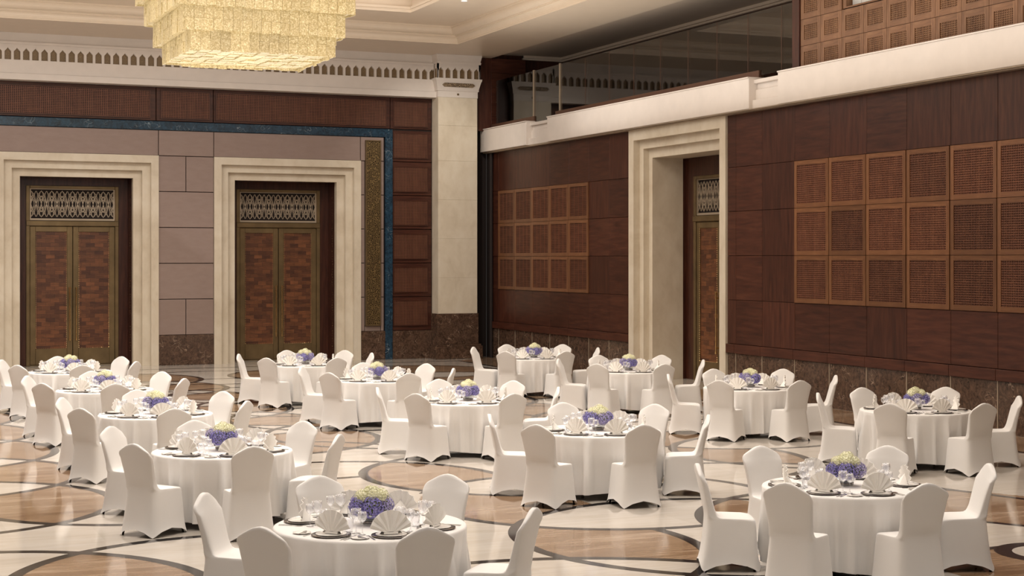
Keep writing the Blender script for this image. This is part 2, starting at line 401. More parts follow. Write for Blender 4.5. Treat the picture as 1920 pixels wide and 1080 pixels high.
for cx in (5.95, 8.5, 11.0, 13.6): ARCS += [(cx, ry, RR, 0, 360) for ry in (far_rows if cx < 9 else far_rows[1:])]
for k, (cx, cy, r, a0, a1) in enumerate(ARCS):
    seg = []; zb = .0012+.00002*(k % 9)
    for p in arc_pts(cx, cy, r, max(12, (a1-a0)//3), R(a0), R(a1)):
        if XL+.1 < p[0] < XR-1.45 and p[1] < YB-1.45: seg.append(p)
        else:
            if len(seg) > 2: band(seg, BW, zb, 2)
            seg = []
    if len(seg) > 2: band(seg, BW, zb, 2)
band([(12.50, 16.1), (12.71, 15.44), (12.96, 14.64), (13.3, 13.4), (13.7, 11.5)], .11, .0015, 2)
band([(11.0, 14.3), (11.46, 13.53), (11.67, 13.18), (12.2, 12.3), (12.9, 11.3)], .11, .0015, 2)
band([(9.3, 12.22), (10.39, 12.29), (10.9, 12.32), (12.3, 12.4)], .11, .00153, 2)
q_ = arc_pts(10.86, 11.86, .47, 40); band(q_, .17, .0016, 2); fb.poly([(x, y, .0013) for x, y in arc_pts(10.86, 11.86, .42, 30)[:-1]], 0)
band([(XR-1.4, YF), (XR-1.4, YB-1.35)], .13, .0016, 2); band([(XR-1.4, YB-1.4), (XL, YB-1.4)], .13, .0016, 2)
fb.poly([(XR-1.33, YF, .0007), (XR-.02, YF, .0007), (XR-.02, YB, .0007), (XR-1.33, YB-1.33, .0007)], 1)
floor = fb.build('floor', ['floor_cream', 'floor_tan', 'floor_dark'])
tag(floor, 'polished cream marble floor with tan lenses and dark ring inlays', 'floor', kind='structure')

# ------------------------------------------------------------------ lattice panels
def lattice(w_, h, border, nx, ny, barx, barz, th=.035, tone=.6):
    """front face at y=0, body behind it (y>0); origin bottom centre"""
    b = MB()
    x0, x1 = -w_/2, w_/2; g = .004
    b.box(x0+g, x0+border, 0, th, g, h-g, 0, tone, 0); b.box(x1-border, x1-g, 0, th, g, h-g, 0, tone, 0)
    b.box(x0+border, x1-border, 0, th, g, border, 0, tone*.95, 1); b.box(x0+border, x1-border, 0, th, h-border, h-g, 0, tone*1.05, 1)
    iw = w_-2*border; ih = h-2*border
    for i in range(nx+1):
        x = x0+border+iw*i/nx; b.box(x-barx/2, x+barx/2, .008, .022, border, h-border, 1, tone, 0)
    for j in range(ny+1):
        z = border+ih*j/ny; b.box(x0+border, x1-border, .012, .026, z-barz/2, z+barz/2, 1, tone, 1)
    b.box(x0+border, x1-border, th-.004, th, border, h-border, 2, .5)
    return b

# ------------------------------------------------------------------ back wall
wb = MB()
wb.box(XL, 3.9, YB+.1, YB+.4, 0, 8.6, 0)
def panel_back(x0, x1, z0, z1, m, t=.5, g=0, y=YB, th=.06, e=.006): wb.bev(x0+.009, x1-.009, y, y+th, z0+.009, z1-.009, e, 'y', m, t, g)
DW = 2.065; DO = 1.44  # door surround half width, opening half width
doors_x = [5.945, 11.555]
spans = [(XL, doors_x[0]-DW), (doors_x[0]+DW, doors_x[1]-DW), (doors_x[1]+DW, XR)]
for a, b_ in spans: wb.box(a, b_, YB+.06, YB+.3, 0, 8.6, 0)
for dx in doors_x: wb.box(dx-DW, dx+DW, YB+.06, YB+.3, 5.57, 8.6, 0)
zr = [.80, 1.755, 2.71, 3.665, 4.62, 5.57]
for i in range(5):
    x0, x1 = 8.01, 9.49
    if i in (0, 4): panel_back(x0, 8.74, zr[i], zr[i+1], 1); panel_back(8.74, x1, zr[i], zr[i+1], 1)
    else: panel_back(x0, x1, zr[i], zr[i+1], 1)
    for x0 in (2.4, .9, -.6, -2.1, -3.6, -5.1, -6.6): panel_back(max(x0, XL), x0+1.48, zr[i], zr[i+1], 1)
for a, b_ in ((XL, -2.1), (-2.1, .9), (.9, 2.4), (2.4, 3.88), (3.88, 8.01), (8.01, 9.49), (9.49, 13.62)): panel_back(a, b_, 5.57, 6.25, 1)
panel_back(13.62, 14.31, 5.57+.0, 6.25, 1)
for i in range(5): panel_back(13.62, 13.74, zr[i], zr[i+1], 1); panel_back(14.21, 14.31, zr[i], zr[i+1], 1)
panel_back(13.74, 14.21, .80, .95, 1, e=.002); panel_back(13.74, 14.21, .95, 5.57, 1, y=YB+.02, th=.04)
# mahogany behind lattice band
for a, b_, t in ((XL, 7.95, .55), (7.95, 9.48, .5), (9.48, 14.5, .5), (14.5, 15.75, .45)): panel_back(a, b_, 6.49, 7.39, 2, t, 1, y=YB+.02)
zg = [7.39, 6.46, 5.57, 4.62, 3.665, 2.71, 1.755, .80]
for z1, z0 in zip(zg[1:], zg[2:]): panel_back(14.55, 15.75, z0, z1, 2, .4+.2*random.random(), 1, y=YB+.02)
wall_back = wb.build('wall_back', ['gap', 'mauve', 'mahogany'])
tag(wall_back, 'back wall of mauve panels and mahogany lattice bands', 'wall', kind='structure')
# lattice panels on the back wall
def add_lat(src, parent, x, y, z, rz=0):
    c = src.copy(); c.data = src.data; C.objects.link(c); c.parent = parent; c.location = (x, y, z); c.rotation_euler = (0, 0, rz); return c
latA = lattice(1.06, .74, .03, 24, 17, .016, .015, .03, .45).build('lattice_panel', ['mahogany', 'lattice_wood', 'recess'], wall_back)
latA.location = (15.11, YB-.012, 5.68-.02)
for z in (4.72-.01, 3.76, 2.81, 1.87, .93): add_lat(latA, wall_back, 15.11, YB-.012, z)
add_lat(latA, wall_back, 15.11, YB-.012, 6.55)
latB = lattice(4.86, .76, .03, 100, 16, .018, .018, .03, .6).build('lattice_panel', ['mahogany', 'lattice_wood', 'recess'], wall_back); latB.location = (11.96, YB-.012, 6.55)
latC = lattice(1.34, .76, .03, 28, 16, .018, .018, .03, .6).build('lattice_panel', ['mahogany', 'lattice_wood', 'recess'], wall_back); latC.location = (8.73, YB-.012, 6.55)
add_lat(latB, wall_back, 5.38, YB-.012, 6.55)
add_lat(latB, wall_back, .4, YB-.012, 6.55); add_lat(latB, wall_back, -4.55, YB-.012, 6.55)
# marble base
for a, b_ in ((XL, 3.88), (8.01, 9.49), (13.62, 14.34), (14.56, 15.75)):
    q = MB(); q.bev(a, b_, YB-.03, YB+.05, 0, .80, .006, 'y')
    tag(q.build('baseboard_back', 'emperador'), 'dark brown marble base of the back wall', 'baseboard', kind='structure')
# blue marble trim
q = MB(); q.bev(XL, 14.56, YB-.04, YB+.03, 6.25, 6.48, .01, 'y'); q.bev(14.34, 14.56, YB-.04, YB+.03, 0, 6.25, .01, 'y')
tag(q.build('trim_1', 'blue_marble'), 'dark blue veined marble band framing the mauve back wall', 'trim', kind='structure')

# cornice: beam, arch frieze, crown
def arch_cell(b, x, w_, z0, z1, y, hwid=.080, dep=.07, spring=.20, tip=.31, mi=0):
    ox0, ox1 = x-w_/2, x+w_/2
    hole = [(x-hwid, z0), (x-hwid, z0+spring), (x-hwid*.95, z0+spring+.02), (x-hwid*.55, z0+spring+.052), (x-hwid*.18, z0+spring+.085), (x, z0+tip),
            (x+hwid*.18, z0+spring+.085), (x+hwid*.55, z0+spring+.052), (x+hwid*.95, z0+spring+.02), (x+hwid, z0+spring), (x+hwid, z0)]
    b.poly([(ox0, y, z0)]+[(a, y, c) for a, c in hole]+[(ox1, y, z0), (ox1, y, z1), (ox0, y, z1)], mi)
    for (a, c), (a2, c2) in zip(hole, hole[1:]): b.poly([(a, y, c), (a, y+dep, c), (a2, y+dep, c2), (a2, y, c2)], mi)
q = MB()
q.box(XL, 15.75, YB-.30, YB+.3, 7.56, 7.9, 0); q.box(XL, 15.75, YB-.36, YB+.3, 7.39, 7.55, 0); q.box(XL, 15.75, YB-.28, YB+.3, 7.55, 7.56, 0)
x = 4.16-.2255*53
while x < 15.70:
    if x > XL+.1: arch_cell(q, x, .2255, 7.9, 8.30, YB-.26)
    x += .2255
q.box(XL, 15.75, YB-.30, YB+.2, 8.30, 8.36, 0); q.box(XL, 15.75, YB-.22, YB+.2, 8.36, 8.6, 0)
q.box(XL, 15.75, YB-.19, YB+.2, 7.9, 8.3, 1)
tag(q.build('trim_2', ['cream_paint', 'frieze_back']), 'cream cornice with a row of small pointed arches', 'trim', kind='structure')

# ------------------------------------------------------------------ doors
def surround(b, hwid, tops, planes, depth):
    """stepped stone frame in local x-z, front at y=0 going back; hwid and tops list outer..inner edges"""
    for i in range(len(planes)):
        h0, h1 = hwid[i], hwid[i+1]; t0, t1 = tops[i], tops[i+1]; y0 = planes[i]
        y1 = planes[i+1] if i+1 < len(planes) else depth
        nz = [0, .95, 1.9, 2.85, 3.8, t1] if i == 0 else [0, t1]
        for s in (-1, 1):
            for za, zb in zip(nz, nz[1:]):
                xs = sorted((s*h0, s*h1)); b.box(xs[0], xs[1], y0, y1 if i+1 < len(planes) else y1, za, zb, 0)
        b.box(-h0, h0, y0, y1, t1, t0, 0)
        if i+1 == len(planes): pass
def make_door(name, loc, rz, hwid, tops, planes, cream_depth, door_y, s=1.0):
    root = empty(name, loc, rz)
    b = MB(); surround(b, hwid, tops, planes, cream_depth)
    fr = b.build('stone_surround', 'cream', root); tag(fr, 'cream stepped marble surround')
    ih = hwid[-1]; it = tops[-1]
    b = MB()
    if door_y > cream_depth+.01:
        b.box(-ih-.02, -ih+.0, cream_depth, door_y+.1, 0, it, 0, .4); b.box(ih, ih+.02, cream_depth, door_y+.1, 0, it, 0, .4)
        b.box(-ih, ih, cream_depth, door_y+.1, it, it+.02, 0, .3)
    # wood infill beside and above the bronze frame
    fh = 1.2; ft = 4.77
    b.box(-ih, -fh, door_y-.05, door_y+.1, 0, it, 0, .35); b.box(fh, ih, door_y-.05, door_y+.1, 0, it, 0, .35)
    b.box(-fh, fh, door_y-.05, door_y+.1, ft, it, 0, .3)
    tag(b.build('wood_lining', 'mahogany', root), 'dark wood lining')
    b = MB()
    for sx in (-1, 1):
        for k in range(60):
            z = .3+k*.072
            xx = sx*(ih-.015); yy = cream_depth+.12
            if door_y > cream_depth+.2:
                b.lathe([(0, -.014), (.012, 0), (0, .014)], 5, 0, (xx, yy+.03*(k % 3), z))
    if b.v: tag(b.build('carved_border', 'fretwork', root), 'carved strip on the dark reveal')
    b = MB(); y = door_y
    for s_ in (-1, 1): xs = sorted((s_*fh, s_*(fh-.10))); b.bev(xs[0], xs[1], y-.07, y+.05, 0, ft, .01, 'y')
    b.bev(-fh+.10, fh-.10, y-.07, y+.05, ft-.08, ft, .01, 'y'); b.bev(-fh, fh, y-.09, y+.05, 3.70, 3.84, .012, 'y')
    b.box(-fh, fh, y-.02, y+.3, 0, .02)
    b.box(-fh+.05, fh-.05, y+.035, y+.05, 0, 3.75)
    b.build('door_frame', 'bronze', root)
    # transom fretwork
    b = MB(); x0, x1, z0, z1 = -1.07, 1.07, 3.90, 4.67
    b.box(-1.1, 1.1, y+.03, y+.04, 3.84, 4.69, 1)
    for bx in ((x0-.03, x0, z0, z1), (x1, x1+.03, z0, z1), (x0-.03, x1+.03, z0-.05, z0), (x0-.03, x1+.03, z1, z1+.03)): b.box(bx[0], bx[1], y-.03, y+.02, bx[2], bx[3], 0)
    Wm = (x1-x0)/4; H_ = z1-z0; zc = (z0+z1)/2
    def cl(P): return [(min(max(a, x0), x1), min(max(c, z0), z1)) for a, c in P]
    N = 120
    for ph, am in ((0, .46), (PI, .46), (PI/2, .28), (-PI/2, .28)):
        b.ribbon(cl([(x0+(x1-x0)*i/N, zc+am*H_*math.sin(2*PI*4*i/N+ph)*(1-.25*abs(math.sin(4*PI*4*i/N)))) for i in range(N+1)]), .014, y-.01, y+.005)
    for ph in (0, PI):
        b.ribbon(cl([(x0+(x1-x0)*i/N, zc+.36*H_*math.sin(2*PI*8*i/N+ph)) for i in range(N+1)]), .012, y-.008, y+.005)
    for k in range(9):
        cx = x0+Wm/2*k
        for zz, r in ((zc, .085), (z0+.13, .055), (z1-.13, .055)):
            b.ribbon(cl([(cx+r*math.cos(2*PI*i/16), zz+1.35*r*math.sin(2*PI*i/16)) for i in range(17)]), .013, y-.012, y+.005)
        for sg in (-1, 1): b.ribbon(cl([(cx-.13, zc+sg*.38*H_*.5-.1*sg), (cx, zc+sg*.46*H_), (cx+.13, zc+sg*.38*H_*.5-.1*sg)]), .012, y-.011, y+.005)
    tag(b.build('transom_grille', ['grille_metal', 'gap'], root), 'pale interlaced metal grille above the leaves')
    for s_ in (-1, 1):
        b = MB(); xi, xo = s_*.008, s_*(fh-.105)
        a, c = sorted((xi, xo)); z0, z1 = .03, 3.69; pz0, pz1 = .45, 3.55
        pa, pc = a+.14, c-.14
        b.bev(a, pa, y-.04, y+.03, z0, z1, .006, 'y'); b.bev(pc, c, y-.04, y+.03, z0, z1, .006, 'y')
        b.bev(pa, pc, y-.04, y+.03, z0, pz0, .006, 'y'); b.bev(pa, pc, y-.04, y+.03, pz1, z1, .006, 'y')
        leaf = b.build('door_leaf', 'bronze', root)
        b = MB(); b.box(pa, pc, y-.015, y+.02, pz0, pz1); tag(b.build('wood_inset', 'woven_wood', leaf), 'basket-weave wood panel')
        b = MB()
        for xx in (pa+.012, pc-.012):
            for k in range(62): b.lathe([(.010, .0), (.007, .010), (0, .012)], 5, 0, (xx, y-.045, pz0+.02+k*.05))
        for v in range(len(b.v)):      # studs point towards the hall
            x_, y_, z_ = b.v[v]
        for k in range(14):
            for zz in (pz0+.01, pz1-.01): b.lathe([(.009, 0), (0, .012)], 5, 0, (pa+.03+k*(pc-pa-.06)/13, y-.045, zz))
        tag(b.build('stud_border', 'brass', leaf), 'border of brass studs')
        b = MB(); hx = s_*.085
        b.tube((hx, y-.12, .72), (hx, y-.12, 2.02), .017, 10); 
        for zz in (.80, 1.94): b.tube((hx, y-.12, zz), (hx, y-.03, zz), .012, 8)
        for zz in (.66, 2.02): b.tube((hx, y-.12, zz), (hx, y-.12, zz+.06), .026, 10)
        b.build('door_handle', 'brass', leaf)
    return root
hb = [DW, 1.865, 1.655, DO]
for i, dx in enumerate(doors_x):
    d = make_door('door_%d' % (i+1), (dx, YB-.05, 0), 0, hb, [5.57, 5.37, 5.17, 4.97], [0, .14, .28], .48, 1.15)
    tag(d, ['bronze double door with fretwork transom left on the back wall', 'bronze double door with fretwork transom near the blue marble band'][i], 'door', kind='structure')
d = make_door('door_3', (XR-.05, 30.93, 0), -PI/2, [2.2, 1.95, 1.75, 1.57], [5.87, 5.62, 5.42, 5.2], [0, .16, .30], 1.12, 1.25)
tag(d, 'deep cream marble doorway with bronze door in the right wall', 'door', kind='structure')
for dx in doors_x:   # dark lobby closing behind each door
    pass

# metal fretwork screen
root = empty('metal_screen', (13.975, YB, 0)); tag(root, 'tall narrow bronze fretwork screen between door and blue marble band', 'screen')
b = MB(); b.bev(-.225, -.195, -.09, 0, .95, 6.15, .006, 'y'); b.bev(.195, .225, -.09, 0, .95, 6.15, .006, 'y')
b.bev(-.195, .195, -.09, 0, .95, .98, .004, 'y'); b.bev(-.195, .195, -.09, 0, 6.12, 6.15, .004, 'y')
for z in (2.70, 4.45): b.box(-.195, .195, -.075, -.05, z-.006, z+.006)
b.build('screen_frame', 'bronze', root)
b = MB(); b.box(-.195, .195, -.06, 0, .98, 6.12); b.build('fretwork_sheet', 'fretwork', root)

# ------------------------------------------------------------------ corner pilaster
root = empty('pilaster', (16.345, 41.5, 0)); tag(root, 'cream marble corner pilaster with carved capital and brown marble plinth', 'pilaster')
hwp = .595
b = MB()
b.bev(-hwp-.12, hwp+.12, -.14, .5, 0, .36, .012, 'y'); b.bev(-hwp-.08, hwp+.08, -.1, .5, .36, .41, .008, 'y'); b.bev(-hwp-.03, hwp+.03, -.03, .5, .41, 1.28, .01, 'y')
b.build('plinth', 'emperador', root)
b = MB()
zs = [1.28, 2.3, 3.4, 4.5, 5.6, 6.6, 7.40]
for a, c in zip(zs, zs[1:]): b.bev(-hwp, hwp, 0, .5, a+.001, c-.001, .003, 'y')
b.build('shaft', 'cream', root)
b = MB()
def flare(b, w0, w1, d0, d1, z0, z1, mi=0):
    P = [(-w0, -d0, z0), (w0, -d0, z0), (w0, .5, z0), (-w0, .5, z0), (-w1, -d1, z1), (w1, -d1, z1), (w1, .5, z1), (-w1, .5, z1)]
    n = len(b.v); b.v += P
    for f in ((0, 1, 5, 4), (1, 2, 6, 5), (3, 0, 4, 7), (4, 5, 6, 7), (0, 3, 2, 1)): b.face([n+i for i in f], mi)
flare(b, hwp+.01, hwp+.01, .01, .01, 7.40, 7.58); flare(b, hwp+.03, hwp+.04, .03, .04, 7.58, 7.62)
flare(b, hwp+.03, hwp+.09, .03, .09, 7.62, 7.86); flare(b, hwp+.10, hwp+.11, .10, .11, 7.86, 7.93)
for k in range(6): arch_cell(b, -(hwp+.06)+.218*(k+.5), .218, 7.93, 8.34, -.09)
for s_ in (-1, 1): xs = sorted((s_*(hwp+.055), s_*(hwp+.02))); b.box(xs[0], xs[1], -.088, .5, 7.93, 8.34, 1)
P_ = [(-hwp-.06, -.09), (-hwp-.06, .5)]
b.box(-hwp-.01, hwp+.01, -.02, .5, 7.93, 8.338, 1)
for s_ in (-1, 1):      # pierced side cheeks
    for k in range(2):
        y0 = -.09+.218*k; x = s_*(hwp+.06)
        b.box(min(x, x-s_*.05), max(x, x-s_*.05), y0, y0+.04, 7.93, 8.34, 0)
    b.box(min(x, x-s_*.04), max(x, x-s_*.04), -.09, .5, 8.2, 8.34, 0)
flare(b, hwp+.07, hwp+.08, .10, .11, 8.34, 8.40); flare(b, hwp+.06, hwp+.10, .09, .13, 8.40, 8.598)
b.build('capital', ['cream_paint', 'frieze_back'], root)
b = MB()
yy = -.068
b.poly([(-.50, -.072, 7.745), (-.43, -.062, 7.69), (.43, -.062, 7.69), (.50, -.072, 7.745), (.43, -.085, 7.80), (-.43, -.085, 7.80)], 0)
for v in range(len(b.v)): b.v[v] = (b.v[v][0], b.v[v][1]-.012, b.v[v][2])
n0 = len(b.v); b.v += [(x, y+.03, z) for x, y, z in b.v[:6]]
for i in range(6): b.face([i, (i+1) % 6, n0+(i+1) % 6, n0+i], 0)
tag(b.build('carved_cartouche', 'carved', root), 'long carved ornament on the capital')
b = MB(); b.lathe([(.032, 0), (.028, .018), (.012, .026), (0, .028)], 14)
o = b.build('rosette', 'bronze', root, True); o.location = (0, -.01, 7.49); o.rotation_euler = (PI/2, 0, 0)

# ------------------------------------------------------------------ right wall
wr = MB()
D3a, D3b = 28.73, 33.13
for a, b_ in ((YF, D3a), (D3b, YB)): wr.box(XR+.05, XR+.35, a, b_, 0, 5.88, 0)
zq = [.85, 1.045, 1.97, 2.90, 3.83, 4.76, 5.88]
def prow(y0, y1, z0, z1, t=None, g=None, x=XR, m=1):
    wr.bev(x, x+.06, y0+.004, y1-.004, z0+.004, z1-.004, .004, 'x', m, random.uniform(.25, .8) if t is None else t, random.choice((0, 1)) if g is None else g)
far_y = [41.6, 41.14, 39.97, 38.82, 37.68, 36.52, 35.36, 34.24, 33.13]
near_y = [28.73, 28.39, 27.38, 26.2, 25.03, 23.86, 22.69, 21.5, 20.33]
while near_y[-1] > YF+1.2: near_y.append(near_y[-1]-1.17)
near_y.append(YF)
for ys in (far_y, near_y):
    for y1, y0 in zip(ys, ys[1:]):
        for i in range(6):
            z0, z1 = zq[i], zq[i+1]
            if i == 0: prow(y0, y1, z0, z1, .75, 1, XR-.05); continue
            cell = 2 <= i <= 4 and ((35.3 < y0 and y1 < 41.2) or (14.0 < y0 and y1 < 26.3))
            prow(y0, y1, z0, z1, None, None, XR+(.02 if cell else 0))
wr.box(XR-.02, XR+.1, 41.6, YB, 0, 5.88, 0)
wall_right = wr.build('wall_right', ['gap', 'mahogany'])
tag(wall_right, 'right wall clad in square mahogany veneer panels', 'wall', kind='structure')
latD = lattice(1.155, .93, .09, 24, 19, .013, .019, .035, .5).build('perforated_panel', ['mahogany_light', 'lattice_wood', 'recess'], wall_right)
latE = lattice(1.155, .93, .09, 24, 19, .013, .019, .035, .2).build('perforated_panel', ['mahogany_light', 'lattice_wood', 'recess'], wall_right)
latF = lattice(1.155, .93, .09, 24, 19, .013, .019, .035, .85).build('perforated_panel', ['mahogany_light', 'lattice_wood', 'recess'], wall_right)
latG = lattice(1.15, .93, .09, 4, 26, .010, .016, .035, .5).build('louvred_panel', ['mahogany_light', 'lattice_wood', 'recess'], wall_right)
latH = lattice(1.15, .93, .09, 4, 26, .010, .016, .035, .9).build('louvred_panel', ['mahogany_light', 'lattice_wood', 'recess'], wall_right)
used = set()
rn = random.Random(3)
for ys, kinds in ((near_y, [latD, latE, latF]), (far_y, [latG, latH])):
    for y1, y0 in zip(ys, ys[1:]):
        if not ((35.3 < y0 and y1 < 41.2) or (14.0 < y0 and y1 < 26.3)): continue
        for i in (2, 3, 4):
            src = rn.choice(kinds); loc = (XR-.022, (y0+y1)/2, zq[i])
            if src.name not in used: used.add(src.name); src.location = loc; src.rotation_euler = (0, 0, -PI/2)
            else: add_lat(src, wall_right, *loc, rz=-PI/2)
# marble base with slim metal strips
for nm, ys in (('baseboard_right', far_y), ('baseboard_right', near_y)):
    q = MB()
    for y1, y0 in zip(ys, ys[1:]):
        q.bev(XR, XR+.06, y0+.015, y1-.015, 0, .85, .004, 'x', 0); q.box(XR-.006, XR+.05, y0-.012, y0+.012, 0, .85, 1)
    tag(q.build(nm, ['emperador', 'grille_metal']), 'brown marble base with slim upright strips along the right wall', 'baseboard', kind='structure')
q = MB(); q.tube((XR-.06, 41.55, 0), (XR-.06, 41.55, 5.88), .05, 10); tag(q.build('trim_3', 'gap'), 'dark vertical recess strip in the corner', 'trim', kind='structure')
# pale beam
q = MB()
def beam(y0, y1, x, z0=5.90, z1=6.53): q.bev(x, XR+.3, y0, y1, z0, z1, .008, 'x', 0)
for y0, y1 in ((YF, 26.47), (27.54, 37.38), (38.74, YB)): beam(y0, y1, XR-.22); q.box(XR-.24, XR+.3, y0, y1, 6.53, 6.555, 0)
for y0, y1 in ((26.47, 27.54), (37.38, 38.74)):
    beam(y0, y1, XR-.06, 5.90, 6.30); beam(y0, y1, XR-.14, 5.90, 6.08); beam(y0, y1, XR-.02, 6.3, 6.42); beam(y0, y1, XR-.10, 6.42, 6.50)
q.box(XR-.14, XR+.3, YF, YB, 5.86, 5.90, 1); q.box(XR-.20, XR-.16, YF, D3b, 5.88, 5.90, 1)
tag(q.build('trim_4', ['cream_paint', 'grille_metal']), 'pale stone beam running above the right wall', 'trim', kind='structure')
q = MB(); q.box(XR+.02, XR+.12, 27.54, 37.38, 6.555, 6.70, 0); q.box(XR+.02, XR+.12, 38.74, YB, 6.555, 6.69, 0)
tag(q.build('trim_5', 'kerb'), 'brown kerb under the gallery glass', 'trim', kind='structure')
# gallery behind the glass
q = MB(); XG = 19.9; ZG = 8.75
q.box(XR+.1, XG, YF, YB, 6.3, 6.5, 0)
for i in range(12):
    y1 = YB-1.35*i; q.bev(XG, XG+.05, y1-1.35, y1, 6.5, ZG, .004, 'x', 1, random.random(), 0)
q.box(XG, XG+.2, YF, YB-16, 6.5, ZG, 1)
q.box(XR, XG, YB, YB+.2, 5.9, ZG, 1)
q.box(16.96, XR+.02, 41.74, YB, 6.5, 8.6, 1, .6)
for j in range(5): q.bev(XR+.02, 18.55, 41.72, YB, 6.5+.42*j+.003, 6.5+.42*(j+1)-.003, .004, 'y', 1, random.random()*.5+.4, 1)
tag(q.build('wall_gallery', ['gap', 'mahogany']), 'dark mahogany wall of the upper gallery', 'wall', kind='structure')
q = MB(); q.box(XR+.02, XG+.2, YF, YB+.2, ZG, ZG+.1, 0)
for a, z in ((.10, .10), (.16, .05)): q.box(XG-a, XG, YF, YB, ZG-.02-z, ZG, 0); q.box(XR+1.1, XG, YB-a, YB, ZG-.02-z, ZG, 0)
tag(q.build('ceiling_gallery', 'gallery_paint'), 'shaded taupe ceiling of the upper gallery', 'ceiling', kind='structure')
# glass balustrade
gl = empty('glass_balustrade', (XR+.06, 26.4, 6.6)); tag(gl, 'tall tinted glass balustrade on the gallery edge', 'balustrade')
gy = [41.45, 38.82, 37.16, 35.67, 34.34, 33.06, 31.76, 30.49, 29.25, 28.01, 26.75, 26.36]
for a, c in zip(gy, gy[1:]):
    b = MB(); b.box(-.006, .006, c+.008-26.4, a-.008-26.4, .0 if not 37 < a < 39 else -.1, 1.32); b.build('glass_pane', 'tinted_glass', gl)
for y in (38.82, 37.16):
    b = MB(); b.box(-.03, .02, y-26.4-.025, y-26.4+.025, -.09, 1.34); tag(b.build('post', 'grille_metal', gl), 'steel end post')
for y in gy[3:-1]:
    b = MB(); b.box(-.009, .009, y-26.4-.006, y-26.4+.006, 0, 1.32); b.build('joint_strip', 'kerb', gl)
# slim steel posts behind the glass
for y in (31.0, 30.0, 29.0, 28.0):
    b = MB(); b.tube((.35, y-26.4, -.1), (.35, y-26.4, .95), .016, 8); b.build('rear_post', 'grille_metal', gl)
# upper perforated wall
up = MB(); uy = [26.04-.683*i for i in range(0, 40)]; uy = [y for y in uy if y > YF]
zu = [6.48, 7.0, 7.52, 8.04, 8.6]
q = MB(); q.bev(XR-.0, XR+.12, 26.06, 26.30, 6.5, 8.6, .01, 'x', 0, .35, 0); tag(q.build('trim_6', 'mahogany'), 'mahogany post at the end of the gallery glass', 'trim', kind='structure')
up.box(XR+.10, XR+.25, YF, 24.66-5.5, 6.48, 8.6, 0); up.box(XR+.10, XR+.25, 24.66-5.5, 26.04, 6.48, 7.54, 0); up.box(XR+.10, XR+.25, 24.66, 26.04, 7.54, 8.6, 0)
wall_up = up.build('wall_upper', ['recess']); tag(wall_up, 'upper walnut wall of perforated square tiles', 'wall', kind='structure')
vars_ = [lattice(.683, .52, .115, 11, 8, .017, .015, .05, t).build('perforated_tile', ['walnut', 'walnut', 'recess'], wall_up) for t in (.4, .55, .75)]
first = [True]*3
for i, y in enumerate(uy[:-1]):
    for j in range(4):
        if j >= 2 and y < 24.7 and y > 24.66-5.5: continue
        if j == 3 and y < 20: continue
        kx = rn.randrange(3); loc = (XR+.03, y-.3415, zu[j])
        if first[kx]: first[kx] = False; vars_[kx].location = loc; vars_[kx].rotation_euler = (0, 0, -PI/2)
        else: add_lat(vars_[kx], wall_up, *loc, rz=-PI/2)
wn = empty('window_1', (XR+.2, 22, 7.54)); tag(wn, 'pale frosted booth window high in the upper right wall', 'window', kind='structure')
b = MB()
for a, c in ((24.56, 24.28), (24.28, 22.9), (22.9, 21.5), (21.5, 19.3)): b.box(-.01, .01, c-22+.006, a-22-.006, .04, 1.0)
b.build('window_pane', 'booth_glass', wn)
b = MB(); b.box(-.15, .05, 24.56-22, 24.66-22, 0, 1.06, 0, .5); b.box(-.15, .05, 19.16-22, 19.3-22, 0, 1.06, 0, .5); b.box(-.15, .05, 19.3-22, 24.56-22, 0, .03, 0, .6, 1); b.box(-.15, .05, 19.3-22, 24.56-22, 1.0, 1.06, 0, .6, 1)
b.build('window_frame', 'walnut', wn)

# ------------------------------------------------------------------ left wall (out of frame, seen in reflections)
q = MB(); q.box(XL-.3, XL, YF, YB+.3, 0, 8.6, 0, .5, 1); q.box(XL, XL+.2, YF, YB-.4, 7.39, 7.9, 1); q.box(XL, XL+.05, YF, YB-.1, 0, .8, 2)
tag(q.build('wall_left', ['mahogany', 'cream_paint', 'emperador']), 'left mahogany wall with cream beam', 'wall', kind='structure')

# ------------------------------------------------------------------ ceiling
q = MB()
def ringprof(q, x0, x1, y0, y1, prof, mi=0):
    n = len(q.v); N = len(prof)
    for o_, z in prof: q.v += [(x0+o_, y0+o_, z), (x1-o_, y0+o_, z), (x1-o_, y1-o_, z), (x0+o_, y1-o_, z)]
    for i in range(N-1):
        for k in range(4):
            k2 = (k+1) % 4; q.face([n+4*i+k, n+4*i+k2, n+4*(i+1)+k2, n+4*(i+1)+k], mi)
TX0, TX1, TY0, TY1 = -6.0, 15.5, .5, 39.35
def arcp(o0, z0, o1, z1, n=5, conv=1):
    return [(o0+(o1-o0)*(math.sin(PI/2*i/n) if conv else 1-math.cos(PI/2*i/n)), z0+(z1-z0)*((1-math.cos(PI/2*i/n)) if conv else math.sin(PI/2*i/n))) for i in range(n+1)]
for a, b_, c, d_ in ((XL, TX0, YF, YB), (TX1, XR+.02, YF, YB), (TX0, TX1, YF, TY0), (TX0, TX1, TY1, YB)):
    q.poly([(a, c, 8.6), (a, d_, 8.6), (b_, d_, 8.6), (b_, c, 8.6)])
q.poly([(XR+.02, YF, 8.6), (XR+.02, YB, 8.6), (XR+.02, YB, 8.8), (XR+.02, YF, 8.8)])
prof = [(0, 8.6), (0, 8.635), (.02, 8.635), (.02, 8.65)]+arcp(.02, 8.65, .10, 8.77, 5, 0)+[(.10, 8.79), (.13, 8.79), (.13, 8.81)]+arcp(.13, 8.81, .30, 8.95, 6, 1)+[(.30, 8.98), (.34, 8.98), (.34, 9.02)]
IX1, IY1 = 13.4, 37.1; off = TX1-IX1
prof += [(2.1, 9.02)]
